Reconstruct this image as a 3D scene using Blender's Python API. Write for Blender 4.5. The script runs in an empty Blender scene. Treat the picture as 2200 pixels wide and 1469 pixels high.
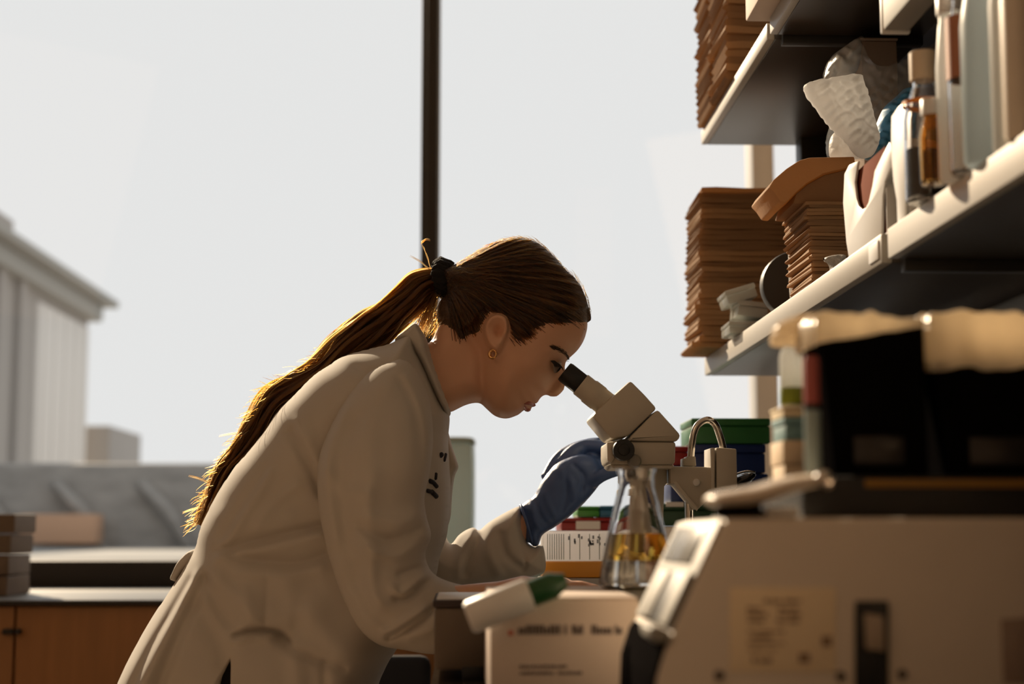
import bpy, bmesh, math, random
import numpy as np
from mathutils import Vector, Matrix
from mathutils.geometry import delaunay_2d_cdt

random.seed(7); rng = np.random.default_rng(7)
scene = bpy.context.scene
C = scene.collection
PI = math.pi

# ------------------------------------------------------------------ camera, world, sun, fill lights, exposure
CAM = Vector((0, 0, 1.07)); F = 3400.0; CX, CY = 1100.0, 734.5; VX, VY = 988.0, 1142.0
TH = math.atan((VY - CY) / F); PS = math.atan((CX - VX) / F * math.cos(TH))
R_ = Vector((math.cos(PS), -math.sin(PS), 0))
F_ = Vector((math.sin(PS) * math.cos(TH), math.cos(PS) * math.cos(TH), math.sin(TH)))
U_ = R_.cross(F_)
cd = bpy.data.cameras.new('camera'); cam = bpy.data.objects.new('camera', cd); C.objects.link(cam)
mw = Matrix((R_, U_, -F_)).transposed().to_4x4(); mw.translation = CAM; cam.matrix_world = mw
cd.sensor_width = 36; cd.lens = 36 * F / 2200; cd.clip_start = 0.05; cd.clip_end = 500
cd.dof.use_dof = True; cd.dof.focus_distance = 2.17; cd.dof.aperture_fstop = 3.7
scene.camera = cam

w = bpy.data.worlds.new('hazy_sky'); scene.world = w; w.use_nodes = True
bg = w.node_tree.nodes['Background']; bg.inputs[0].default_value = (1.0, 0.997, 1.0, 1); bg.inputs[1].default_value = 0.825

def light(name, kind, energy, col, loc, target=None, **kw):
    l = bpy.data.lights.new(name, kind); l.energy = energy; l.color = col
    for k, v in kw.items(): setattr(l, k, v)
    o = bpy.data.objects.new(name, l); C.objects.link(o); o.location = loc
    if target is not None: o.rotation_euler = (Vector(target) - Vector(loc)).to_track_quat('-Z', 'Y').to_euler()
    return o
SUN = Vector((-0.39, 0.845, 0.45)).normalized()
light('sun', 'SUN', 7.0, (1.0, 0.78, 0.54), SUN * 30, (0, 0, 0), angle=0.009)
light('fill_light', 'AREA', 39, (1.0, 0.62, 0.33), (2.4, -0.9, 2.7), (0.2, 2.0, 1.0), size=2.2)  # unseen warm fill, added to brighten the camera-facing sides
light('fill_light', 'AREA', 12, (1.0, 0.64, 0.38), (-3.3, -1.6, 3.6), (-0.2, 2.2, 1.0), size=2.2)  # weaker unseen fill added from the left
scene.view_settings.view_transform = 'Standard'; scene.view_settings.look = 'None'
scene.view_settings.exposure = 0.0; scene.view_settings.gamma = 1.0; scene.view_settings.use_curve_mapping = False

# ------------------------------------------------------------------ helpers
def P(px, py, Y):
    d = R_ * (px - CX) + U_ * (-(py - CY)) + F_ * F
    return CAM + d * (Y / d.y)
def PX(px, py, X):                     # the point of a pixel's ray on the plane x = X
    d = R_ * (px - CX) + U_ * (-(py - CY)) + F_ * F
    return CAM + d * (X / d.x)
def PZ(px, py, z):                     # ... on the plane z
    d = R_ * (px - CX) + U_ * (-(py - CY)) + F_ * F
    return CAM + d * ((z - CAM.z) / d.z)
def PA(pts, Y):                       # N x 2 pixels -> N x 3 world on the plane y = Y
    pts = np.asarray(pts, float)
    d = np.outer(pts[:, 0] - CX, R_) + np.outer(-(pts[:, 1] - CY), U_) + np.array(F_)[None] * F
    return np.array(CAM)[None] + d * (Y / d[:, 1])[:, None]
def pxm(Y): return F / Y              # pixels per metre

BASE = {}
def base_of(o):
    return BASE.get(o.name, Vector((0, 0, 0))) if o is not None else Vector((0, 0, 0))
def thing(name, label, cat, loc=(0, 0, 0), group=None):
    o = bpy.data.objects.new(name, None); C.objects.link(o); o.location = loc
    o.empty_display_size = 0.05
    o['label'] = label; o['category'] = cat
    if group: o['group'] = group
    BASE[o.name] = Vector(loc)
    return o
def tag(o, label, cat, group=None, kind=None):
    o['label'] = label; o['category'] = cat
    if group: o['group'] = group
    if kind: o['kind'] = kind
    return o
def struct(o):
    o['kind'] = 'structure'; return o
def link_mesh(name, me, mat, parent=None):
    o = bpy.data.objects.new(name, me); C.objects.link(o)
    if mat is not None: me.materials.append(mat)
    if parent is not None:
        o.parent = parent; BASE[o.name] = base_of(parent)
    else: BASE[o.name] = Vector((0, 0, 0))
    return o
def mesh(name, verts, faces, mat, parent=None, smooth=True, sharp=None):
    b = base_of(parent)
    me = bpy.data.meshes.new(name)
    v = np.asarray(verts, float) - np.array(b)[None]
    me.from_pydata(v.tolist(), [], [tuple(int(i) for i in f) for f in faces])
    if smooth: me.polygons.foreach_set('use_smooth', [True] * len(me.polygons))
    me.update()
    if smooth and sharp: me.set_sharp_from_angle(angle=sharp)
    return link_mesh(name, me, mat, parent)
def from_bm(name, bm, mat, parent=None, smooth=True, sharp=0.6):
    b = base_of(parent)
    bmesh.ops.translate(bm, verts=bm.verts, vec=-b)
    bmesh.ops.recalc_face_normals(bm, faces=bm.faces)
    me = bpy.data.meshes.new(name); bm.to_mesh(me); bm.free()
    if smooth:
        me.polygons.foreach_set('use_smooth', [True] * len(me.polygons)); me.set_sharp_from_angle(angle=sharp)
    return link_mesh(name, me, mat, parent)
def bm_box(bm, x0, x1, y0, y1, z0, z1, bev=0.0, seg=2, mtx=None):
    t = bmesh.new()
    bmesh.ops.create_cube(t, size=1.0)
    for v in t.verts:
        v.co = Vector(((x0 + x1) / 2 + v.co.x * (x1 - x0), (y0 + y1) / 2 + v.co.y * (y1 - y0), (z0 + z1) / 2 + v.co.z * (z1 - z0)))
    if bev > 0: bmesh.ops.bevel(t, geom=list(t.edges), offset=bev, segments=seg, profile=0.5, affect='EDGES')
    if mtx is not None: bmesh.ops.transform(t, matrix=mtx, verts=t.verts)
    tmp = bpy.data.meshes.new('tmp'); t.to_mesh(tmp); t.free(); bm.from_mesh(tmp); bpy.data.meshes.remove(tmp)
def box(name, x0, x1, y0, y1, z0, z1, mat, parent=None, bev=0.002, seg=2, mtx=None):
    bm = bmesh.new(); bm_box(bm, x0, x1, y0, y1, z0, z1, bev, seg, mtx)
    return from_bm(name, bm, mat, parent)
def bm_prism(bm, pts, Y0, Y1, bev=0.0, plane=None):
    """pixel polygon on the plane `plane` (default Y0), extruded from Y0 to Y1."""
    w3 = PA(pts, plane or Y0)
    t = bmesh.new()
    vs = [t.verts.new((p[0], Y0, p[2])) for p in w3]
    f = t.faces.new(vs)
    r = bmesh.ops.extrude_face_region(t, geom=[f])
    nv = [e for e in r['geom'] if isinstance(e, bmesh.types.BMVert)]
    for v in nv: v.co.y = Y1
    bmesh.ops.recalc_face_normals(t, faces=t.faces)
    if bev > 0: bmesh.ops.bevel(t, geom=list(t.edges), offset=bev, segments=2, profile=0.5, affect='EDGES')
    tmp = bpy.data.meshes.new('tmp'); t.to_mesh(tmp); t.free(); bm.from_mesh(tmp); bpy.data.meshes.remove(tmp)
def prism(name, pts, Y0, Y1, mat, parent=None, bev=0.0015, plane=None):
    bm = bmesh.new(); bm_prism(bm, pts, Y0, Y1, bev, plane)
    return from_bm(name, bm, mat, parent)
def prismX(name, pts, X0, X1, mat, parent=None, bev=0.0008, zmin=None):
    """pixel polygon on the plane x = X0, extruded to x = X1."""
    w3 = [PX(x, y, X0) for x, y in pts]
    bm = bmesh.new()
    vs = [bm.verts.new((X0, p.y, max(p.z, zmin) if zmin is not None else p.z)) for p in w3]
    f = bm.faces.new(vs); r = bmesh.ops.extrude_face_region(bm, geom=[f])
    for v in r['geom']:
        if isinstance(v, bmesh.types.BMVert): v.co.x = X1
    bmesh.ops.recalc_face_normals(bm, faces=bm.faces)
    if bev > 0: bmesh.ops.bevel(bm, geom=list(bm.edges), offset=bev, segments=2, profile=0.5, affect='EDGES')
    return from_bm(name, bm, mat, parent)
def axis_mtx(a, b):
    a = Vector(a); b = Vector(b); z = (b - a).normalized()
    q = z.to_track_quat('Z', 'Y'); m = q.to_matrix().to_4x4(); m.translation = a; return m
def lathe(name, prof, mat, parent=None, mtx=Matrix(), n=40, sharp=0.7, closed=False):
    vs, fs = [], []
    m = len(prof)
    for r, z in prof:
        for k in range(n):
            a = 2 * PI * k / n
            vs.append(mtx @ Vector((max(r, 1e-5) * math.cos(a), max(r, 1e-5) * math.sin(a), z)))
    for i in range(m if closed else m - 1):
        j = (i + 1) % m
        for k in range(n):
            k2 = (k + 1) % n
            fs.append((i * n + k, i * n + k2, j * n + k2, j * n + k))
    if not closed:
        if prof[0][0] > 1e-4: fs.append(tuple(reversed(range(n))))
        if prof[-1][0] > 1e-4: fs.append(tuple((m - 1) * n + k for k in range(n)))
    bm = bmesh.new()
    bv = [bm.verts.new(v) for v in vs]
    for f in fs: bm.faces.new([bv[i] for i in f])
    bmesh.ops.remove_doubles(bm, verts=bm.verts, dist=2e-5)
    return from_bm(name, bm, mat, parent, sharp=sharp)
def cyl(name, a, b, r, mat, parent=None, n=32, bev=0.0015, r2=None):
    L = (Vector(b) - Vector(a)).length; r2 = r if r2 is None else r2
    e = min(bev, r * .4, L * .4)
    return lathe(name, [(0, 0), (r - e, 0), (r - e * .3, e * .3), (r, e), (r2, L - e), (r2 - e * .3, L - e * .3), (r2 - e, L), (0, L)], mat, parent, axis_mtx(a, b), n)
def catmull(pts, n, closed=False):
    pts = np.asarray(pts, float); m = len(pts)
    if closed: idx = lambda i: pts[i % m]; segs = m
    else: idx = lambda i: pts[min(max(i, 0), m - 1)]; segs = m - 1
    out = []
    for s in range(segs):
        p0, p1, p2, p3 = idx(s - 1), idx(s), idx(s + 1), idx(s + 2)
        for k in range(n):
            t = k / n
            out.append(.5 * (2 * p1 + (p2 - p0) * t + (2 * p0 - 5 * p1 + 4 * p2 - p3) * t * t + (3 * p1 - p0 - 3 * p2 + p3) * t ** 3))
    if not closed: out.append(pts[-1])
    return np.array(out)
def tube_geo(pts, rad, n=12):
    pts = [Vector(p) for p in pts]; vs, fs = [], []
    up = Vector((0, 1, 0.13)).normalized()
    for i, p in enumerate(pts):
        t = (pts[min(i + 1, len(pts) - 1)] - pts[max(i - 1, 0)]).normalized()
        s = t.cross(up); s = s.normalized() if s.length > 1e-3 else Vector((1, 0, 0)); q = s.cross(t).normalized()
        r = rad if isinstance(rad, (int, float)) else rad[i]
        rs = r if isinstance(r, (tuple, list)) else (r, r)
        for k in range(n):
            a = 2 * PI * k / n; vs.append(p + s * math.cos(a) * rs[0] + q * math.sin(a) * rs[1])
    for i in range(len(pts) - 1):
        for k in range(n):
            k2 = (k + 1) % n; fs.append((i * n + k, i * n + k2, (i + 1) * n + k2, (i + 1) * n + k))
    for end in (0, len(pts) - 1):
        t = (pts[1] - pts[0]) if end == 0 else (pts[-1] - pts[-2])
        r = rad if isinstance(rad, (int, float)) else rad[end]
        r = r if isinstance(r, (int, float)) else min(r)
        c = len(vs); vs.append(pts[end] + t.normalized() * (r * .7) * (-1 if end == 0 else 1))
        for k in range(n):
            k2 = (k + 1) % n
            fs.append((end * n + k2, end * n + k, c) if end == 0 else (end * n + k, end * n + k2, c))
    return vs, fs
def tube(name, pts, rad, mat, parent=None, n=12):
    v, f = tube_geo(pts, rad, n); return mesh(name, v, f, mat, parent)
def join_geo(parts):
    vs, fs = [], []
    for v, f in parts:
        o = len(vs); vs += [tuple(x) for x in v]; fs += [tuple(i + o for i in q) for q in f]
    return vs, fs
def remesh(o, vox, smooth_it=2):
    m = o.modifiers.new('r', 'REMESH'); m.mode = 'VOXEL'; m.voxel_size = vox
    if smooth_it:
        s = o.modifiers.new('s', 'SMOOTH'); s.factor = .5; s.iterations = smooth_it
    bake(o)
def bake(o):
    dg = bpy.context.evaluated_depsgraph_get(); dg.update()
    me = bpy.data.meshes.new_from_object(o.evaluated_get(dg))
    old = o.data; o.modifiers.clear(); mats = list(old.materials); o.data = me
    me.materials.clear()
    for m in mats: me.materials.append(m)
    me.polygons.foreach_set('use_smooth', [True] * len(me.polygons)); me.update()
    nm = old.name; bpy.data.meshes.remove(old); me.name = nm

# ---- inflated silhouettes: a side-view outline given real thickness
def dist_poly(q, poly, closed=True):
    a = np.asarray(poly, float); b = np.roll(a, -1, 0)
    if not closed: a, b = a[:-1], np.asarray(poly, float)[1:]
    best = np.full(len(q), 1e9)
    for i in range(len(a)):
        d = b[i] - a[i]; L = d @ d
        if L < 1e-12: continue
        t = np.clip(((q - a[i]) @ d) / L, 0, 1)
        e = q - a[i] - t[:, None] * d
        best = np.minimum(best, e[:, 0] ** 2 + e[:, 1] ** 2)
    return np.sqrt(best)
def inside(q, poly):
    a = np.asarray(poly, float); x, y = q[:, 0], q[:, 1]; r = np.zeros(len(q), bool)
    for i in range(len(a)):
        x1, y1 = a[i]; x2, y2 = a[(i + 1) % len(a)]
        if y1 == y2: continue
        c = ((y1 > y) != (y2 > y)) & (x < (x2 - x1) * (y - y1) / (y2 - y1) + x1)
        r ^= c
    return r
def G(t):
    t = np.clip(t, 0, 1); return np.sqrt(np.maximum(0, 1 - (1 - t) ** 2))
def comp(poly, W, Rr):
    poly = catmull(poly, 6, True)
    def h(q):
        d = dist_poly(q, poly) * inside(q, poly)
        return W * G(d / Rr)
    return h
def smax(hs, k):
    m = np.maximum.reduce(hs)
    s = sum(np.exp((h - m) / k) for h in hs)
    return m + k * np.log(s) - k * math.log(len(hs)) * 0
def sstep(t):
    t = np.clip(t, 0, 1); return t * t * (3 - 2 * t)
def gauss(q, c, sx, sy, ang=0):
    a = math.radians(ang); d = q - np.array(c, float)
    u = d[:, 0] * math.cos(a) + d[:, 1] * math.sin(a); v = -d[:, 0] * math.sin(a) + d[:, 1] * math.cos(a)
    return np.exp(-(u / sx) ** 2 - (v / sy) ** 2)
def nk(pts, k):                        # plane coordinates of points that lie proud of the plane (depth ratio k)
    p = np.asarray(pts, float); return np.array([VX, VY]) + (p - np.array([VX, VY])) * k
def folds(strokes, k=1.0):
    S = [(catmull(nk(p, k), 8), amp, wd) for p, amp, wd in strokes]
    def f(q):
        r = np.zeros(len(q))
        for p, amp, wd in S:
            d = dist_poly(q, p, False)
            # fade towards the ends of the stroke
            r += 1.5 * amp * np.exp(-(d / wd) ** 2)
        return r
    return f
def resample(poly, step):
    poly = np.asarray(poly); nxt = np.roll(poly, -1, 0)
    L = np.linalg.norm(nxt - poly, axis=1); cum = np.concatenate([[0], np.cumsum(L)])
    n = max(8, int(cum[-1] / step)); t = np.linspace(0, cum[-1], n, endpoint=False)
    ext = np.vstack([poly, poly[:1]])
    return np.stack([np.interp(t, cum, ext[:, 0]), np.interp(t, cum, ext[:, 1])], 1)
def inflate_geo(poly, hn, Yc, step, hf=None, smooth_outline=True, yoff=None, sm=0):
    pl = catmull(poly, 8, True) if smooth_outline else np.asarray(poly, float)
    bnd = resample(pl, step)
    x0, y0 = bnd.min(0); x1, y1 = bnd.max(0)
    xs = np.arange(x0, x1, step); ys = np.arange(y0, y1, step * .866)
    g = np.array([(x + (step / 2 if j % 2 else 0), y) for j, y in enumerate(ys) for x in xs])
    g = g[inside(g, bnd)]
    g = g[dist_poly(g, bnd) > step * .55]
    q = np.vstack([bnd, g]); nb = len(bnd)
    res = delaunay_2d_cdt([Vector(p) for p in q], [(i, (i + 1) % nb) for i in range(nb)], [list(range(nb))], 1, 1e-5)
    q = np.array([tuple(v) for v in res[0]]); tri = [f for f in res[2]]
    h1 = hn(q); h2 = hf(q) if hf is not None else h1
    if sm:
        t_ = np.array([f for f in tri if len(f) == 3]); e_ = np.vstack([t_[:, [0, 1]], t_[:, [1, 2]], t_[:, [2, 0]]]); e_ = np.vstack([e_, e_[:, ::-1]])
        cnt_ = np.bincount(e_[:, 0], minlength=len(q)); one = h1 is h2
        for _ in range(sm):
            a_ = np.bincount(e_[:, 0], h1[e_[:, 1]], len(q)) / np.maximum(cnt_, 1); h1 = np.concatenate([h1[:nb], .5 * h1[nb:] + .5 * a_[nb:]])
        if one: h2 = h1
    w0 = PA(q, Yc)
    yo = yoff(q) if yoff is not None else 0.0
    near = w0.copy(); near[:, 1] = Yc + yo - h1
    far = w0.copy(); far[:, 1] = Yc + yo + h2
    share = (h1 + h2) < 2e-4
    vs = list(near); fi = np.arange(len(q))
    for i in range(len(q)):
        if not share[i]:
            fi[i] = len(vs); vs.append(far[i])
    fs = []
    for f in tri:
        a = [q[i] for i in f]
        ar = sum(a[i][0] * a[(i + 1) % len(a)][1] - a[(i + 1) % len(a)][0] * a[i][1] for i in range(len(a)))
        f = list(f) if ar < 0 else list(reversed(f))      # pixel y is down
        fs.append(tuple(f)); fs.append(tuple(fi[i] for i in reversed(f)))
    # wall where front and back stay apart at the outline
    cnt = {}
    for f in tri:
        for i in range(len(f)):
            e = (f[i], f[(i + 1) % len(f)]); cnt[tuple(sorted(e))] = cnt.get(tuple(sorted(e)), 0) + 1
    for (a, b), c in cnt.items():
        if c == 1 and not (share[a] and share[b]):
            w_ = [a, b, fi[b], fi[a]]; w_ = [x for k, x in enumerate(w_) if x not in w_[:k]]
            if len(w_) > 2: fs.append(tuple(w_))
    return vs, fs
def inflate(name, poly, hn, Yc, step, mat, parent=None, hf=None, smooth_outline=True, yoff=None, sm=0):
    v, f = inflate_geo(poly, hn, Yc, step, hf, smooth_outline, yoff, sm)
    o = mesh(name, v, f, mat, parent)
    bm = bmesh.new(); bm.from_mesh(o.data); bmesh.ops.recalc_face_normals(bm, faces=bm.faces); bm.to_mesh(o.data); bm.free()
    return o
def strands(name, lines, rad, mat, parent=None):
    cu = bpy.data.hair_curves.new(name)
    cu.add_curves([len(l) for l in lines])
    b = np.array(base_of(parent))
    pos = np.concatenate([np.asarray(l, float) - b for l in lines]).astype(np.float32)
    cu.attributes['position'].data.foreach_set('vector', pos.ravel())
    rr = np.concatenate([np.full(len(l), rad) * np.clip((1.02 - np.linspace(0, 1, len(l))) * 4, .25, 1) for l in lines]).astype(np.float32)
    at = cu.attributes.get('radius') or cu.attributes.new('radius', 'FLOAT', 'POINT')
    at.data.foreach_set('value', rr)
    o = bpy.data.objects.new(name, cu); C.objects.link(o); cu.materials.append(mat)
    if parent is not None: o.parent = parent; BASE[o.name] = base_of(parent)
    return o

# ------------------------------------------------------------------ materials
def N(nt, t, **kw):
    n = nt.nodes.new(t)
    for k, v in kw.items():
        if k in n.inputs: n.inputs[k].default_value = v
        else: setattr(n, k, v)
    return n
def M(name, col, rough=.5, metal=0.0, var=.08, scale=40, bump=0.0, bscale=None, stretch=None, **kw):
    m = bpy.data.materials.new(name); m.use_nodes = True; nt = m.node_tree; b = nt.nodes['Principled BSDF']
    b.inputs['Roughness'].default_value = rough; b.inputs['Metallic'].default_value = metal
    for k, v in kw.items(): b.inputs[k].default_value = v
    tc = N(nt, 'ShaderNodeTexCoord'); src = tc.outputs['Object']
    if stretch:
        mp = N(nt, 'ShaderNodeMapping'); mp.inputs['Scale'].default_value = stretch
        nt.links.new(src, mp.inputs[0]); src = mp.outputs[0]
    no = N(nt, 'ShaderNodeTexNoise'); no.inputs['Scale'].default_value = scale; no.inputs['Detail'].default_value = 4
    nt.links.new(src, no.inputs['Vector'])
    mx = N(nt, 'ShaderNodeMix', data_type='RGBA')
    mx.inputs[6].default_value = (*[max(0, c * (1 - var)) for c in col], 1); mx.inputs[7].default_value = (*[min(1, c * (1 + var)) for c in col], 1)
    nt.links.new(no.outputs['Fac'], mx.inputs[0]); nt.links.new(mx.outputs[2], b.inputs['Base Color'])
    if bump:
        n2 = N(nt, 'ShaderNodeTexNoise'); n2.inputs['Scale'].default_value = bscale or scale * 4; n2.inputs['Detail'].default_value = 5
        nt.links.new(src, n2.inputs['Vector'])
        bp = N(nt, 'ShaderNodeBump'); bp.inputs['Strength'].default_value = bump; bp.inputs['Distance'].default_value = .002
        nt.links.new(n2.outputs['Fac'], bp.inputs['Height']); nt.links.new(bp.outputs[0], b.inputs['Normal'])
    return m
def out_of(m):
    nt = m.node_tree; return nt, nt.nodes['Principled BSDF'], nt.nodes['Material Output']
def translucent(m, col, fac):         # thin sheet: part of the light goes through
    nt, b, o = out_of(m); t = N(nt, 'ShaderNodeBsdfTranslucent'); t.inputs[0].default_value = (*col, 1)
    mx = N(nt, 'ShaderNodeMixShader'); mx.inputs[0].default_value = fac
    nt.links.new(b.outputs[0], mx.inputs[1]); nt.links.new(t.outputs[0], mx.inputs[2]); nt.links.new(mx.outputs[0], o.inputs[0]); return m
def seethrough(m, fac, tint=(1, 1, 1)):
    nt, b, o = out_of(m); t = N(nt, 'ShaderNodeBsdfTransparent'); t.inputs[0].default_value = (*tint, 1)
    mx = N(nt, 'ShaderNodeMixShader'); mx.inputs[0].default_value = fac
    src = o.inputs[0].links[0].from_socket
    nt.links.new(src, mx.inputs[1]); nt.links.new(t.outputs[0], mx.inputs[2]); nt.links.new(mx.outputs[0], o.inputs[0]); return m
def pane_mat():
    m = bpy.data.materials.new('window_glass'); m.use_nodes = True; nt = m.node_tree; o = nt.nodes['Material Output']
    t = N(nt, 'ShaderNodeBsdfTransparent'); t.inputs[0].default_value = (.985, .99, .985, 1)
    g = N(nt, 'ShaderNodeBsdfGlossy'); g.inputs['Roughness'].default_value = .02
    mx = N(nt, 'ShaderNodeMixShader'); mx.inputs[0].default_value = .014; nt.links.new(t.outputs[0], mx.inputs[1]); nt.links.new(g.outputs[0], mx.inputs[2])
    nt.links.new(mx.outputs[0], o.inputs[0]); return m
def glass(name, col=(1, 1, 1), rough=0.0, ior=1.45):
    return M(name, col, rough, var=0.01, **{'Transmission Weight': 1.0, 'IOR': ior})
def hair_mat(name, mel, red, rough=.35):
    m = bpy.data.materials.new(name); m.use_nodes = True; nt = m.node_tree; o = nt.nodes['Material Output']
    h = N(nt, 'ShaderNodeBsdfHairPrincipled'); h.parametrization = 'MELANIN'
    h.inputs['Melanin'].default_value = mel; h.inputs['Melanin Redness'].default_value = red
    h.inputs['Roughness'].default_value = rough; h.inputs['Radial Roughness'].default_value = .5
    h.inputs['Random Color'].default_value = .6
    nt.links.new(h.outputs[0], o.inputs[0]); return m

m_skin = M('skin', (.74, .43, .285), .48, var=.06, scale=30, bump=.05, bscale=700, **{'Subsurface Weight': .12, 'Subsurface Radius': (.012, .005, .003), 'Subsurface Scale': .5})
m_coat = M('white_cotton', (.545, .51, .46), .85, var=.025, scale=25, bump=.10, bscale=1400, **{'Sheen Weight': .15})
m_thread = M('dark_thread', (.02, .02, .03), .8)
m_hairbase = M('dark_blond_hair_mass', (.075, .042, .022), .45, var=.5, scale=60, bump=.4, bscale=300)
m_hair = hair_mat('dark_blond_hair', .66, .60)
m_tail = hair_mat('blond_hair', .52, .60)
m_black = M('black_plastic', (.012, .012, .013), .45)
m_matte = M('matte_black', (.010, .009, .009), 1.0, **{'Specular IOR Level': .0})
m_blackm = M('black_metal', (.02, .018, .016), .42, var=.2)
m_tie = M('black_elastic', (.006, .006, .007), .9, bump=.6, bscale=500)
m_gold = M('gold', (.85, .5, .22), .18, 1.0, var=.02)
m_glove = M('blue_nitrile', (.07, .135, .34), .42, var=.1, scale=60, bump=.18, bscale=180)
m_trouser = M('black_cloth', (.008, .008, .012), .9)
m_shoe = M('black_leather', (.012, .012, .012), .4)
m_beige = M('beige_enamel', (.60, .55, .46), .42, var=.04)
m_beige2 = M('light_beige_enamel', (.66, .61, .52), .38, var=.03)
m_machine = M('warm_grey_plastic', (.78, .69, .585), .5, var=.04, bump=.05, bscale=900)
m_panel = M('pale_plastic', (.30, .285, .25), .55, var=.03)
m_screen = M('grey_screen', (.26, .255, .235), .25, var=.05)
m_chrome = M('chrome', (.75, .72, .68), .16, 1.0, var=.02)
m_white = M('white_plastic', (.80, .79, .77), .4, var=.02)
m_whitet = translucent(M('white_translucent_plastic', (.82, .82, .80), .35, var=.02), (.9, .92, .92), .6)
m_kraft = translucent(M('brown_kraft_paper', (.50, .31, .165), .85, var=.14, scale=30, bump=.25, bscale=200), (.80, .48, .20), .32)
m_kraft2 = translucent(M('dark_kraft_paper', (.34, .205, .11), .85, var=.14, scale=30, bump=.25, bscale=200), (.72, .42, .17), .32)
m_card = M('white_carton', (.74, .62, .53), .75, var=.03)
m_cardbrown = M('grey_brown_cardboard', (.33, .235, .17), .85, var=.06)
m_print = M('printed_ink', (.16, .13, .12), .8)
m_red = M('red_print', (.6, .14, .07), .7)
m_label = M('cream_label', (.98, .80, .56), .7, var=.05, scale=20)
m_shelf = M('dark_shelf_steel', (.040, .029, .021), .38, var=.12, scale=6)
m_edge = M('cream_shelf_edge', (.50, .475, .43), .45, var=.03)
m_epoxy = M('black_epoxy_resin', (.02, .018, .017), .16, var=.2)
m_wood = M('cabinet_wood', (.36, .165, .055), .5, var=.22, scale=5, stretch=(9, 9, 1))
m_wall = M('painted_wall', (.70, .62, .52), .8, var=.02)
m_floor = M('vinyl_floor', (.40, .30, .22), .4, var=.1, scale=8)
m_ceil = M('ceiling_tile', (.75, .72, .68), .9)
m_bronze = M('dark_bronze_frame', (.026, .020, .016), .6, var=.1)
m_gasket = M('grey_gasket', (.40, .42, .39), .5)
m_glass = glass('clear_glass')
m_amber = glass('amber_solution', (1.0, .62, .10), 0, 1.33)
m_water = glass('clear_solution', (1, .985, .94), 0, 1.33)
m_orange = M('orange_plastic', (.85, .34, .03), .4, var=.04)
m_green = M('green_plastic', (.03, .17, .05), .4)
m_green2 = M('bright_green_plastic', (.06, .30, .05), .4)
m_navy = M('navy_plastic', (.010, .030, .15), .4)
m_teal = M('blue_plastic', (.01, .14, .28), .4)
m_redp = M('red_plastic', (.28, .012, .012), .4)
m_pane = pane_mat()
m_bag = seethrough(M('clear_film', (.80, .80, .78), .18, var=.05, bump=.5, bscale=60), .84)
m_bagw = translucent(M('white_pouch', (.80, .79, .77), .5, var=.1, scale=80, bump=.8, bscale=120), (.95, .95, .95), .62)
m_liner = translucent(M('cream_bag_liner', (.90, .80, .64), .25, var=.08, bump=.5, bscale=60), (.92, .80, .62), .6)
m_bluew = M('blue_crumpled_nitrile', (.08, .30, .55), .5, var=.3, scale=60)

# ------------------------------------------------------------------ the room
BZ = 0.913                               # bench height
YW = 4.6                                 # window plane
struct(box('floor', -4.2, 3.2, -3.6, 4.9, -.1, 0, m_floor, bev=0))
struct(box('ceiling', -4.2, 3.2, -3.6, 4.9, 4.4, 4.5, m_ceil, bev=0))
struct(box('wall_left', -4.2, -4.0, -3.6, 4.9, 0, 4.4, m_wall, bev=0))
struct(box('wall_right', 3.0, 3.2, -3.6, 4.9, 0, 4.4, m_wall, bev=0))
struct(box('wall_back', -4.0, 3.0, -3.6, -3.4, 0, 4.4, m_wall, bev=0))
struct(box('wall_front', -4.0, 3.0, YW + .02, YW + .24, 0, BZ + .01, m_wall, bev=0))
struct(box('wall_front_right', 1.75, 3.0, YW + .02, YW + .24, BZ + .01, 4.4, m_wall, bev=0))
struct(box('wall_front_head', -4.0, 1.75, YW + .02, YW + .24, 4.26, 4.4, m_wall, bev=0))
# window: dark sill rail, mullions and panes
wz0 = P(200, 1204, YW).z
struct(box('trim_1', -4.0, 1.75, YW - .05, YW + .06, BZ + .002, wz0, m_bronze, bev=.003))
struct(box('trim_2', -4.0, 1.75, YW - .05, YW + .06, 4.2, 4.26, m_bronze, bev=.003))
xm0, xm1 = P(904, 400, YW - .06).x, P(940, 400, YW - .06).x
win_edges = [-4.0, -3.3, -2.55, (xm0 + xm1) / 2, P(1640, 500, YW).x, 1.75]
for k, x in enumerate(win_edges[1:-1]):
    if k == 2:
        o = struct(box('trim_3', xm0, xm1, YW - .06, YW + .06, wz0, 4.2, m_bronze, bev=.003))
        struct(box('mullion_gasket', xm1, xm1 + .006, YW - .01, YW + .03, wz0, 4.2, m_gasket, o, bev=0))
        struct(box('mullion_cap', xm0 + .016, xm1 - .014, YW - .066, YW - .06, wz0, 4.2, m_bronze, o, bev=.001))
    elif k == 3:
        a, b = P(1617, 850, YW).x, P(1664, 850, YW).x
        struct(box('trim_4', a, b, YW - .06, YW + .06, wz0, 4.2, m_white, bev=.004))
    else:
        struct(box('trim_%d' % (5 + k), x - .03, x + .03, YW - .06, YW + .06, wz0, 4.2, m_bronze, bev=.003))
for k in range(5):
    x0, x1 = win_edges[k], win_edges[k + 1]
    struct(box('window_%d' % (k + 1), x0 + .03, x1 - .03, YW + .005, YW + .011, wz0, 4.2, m_pane, bev=0))

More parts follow.
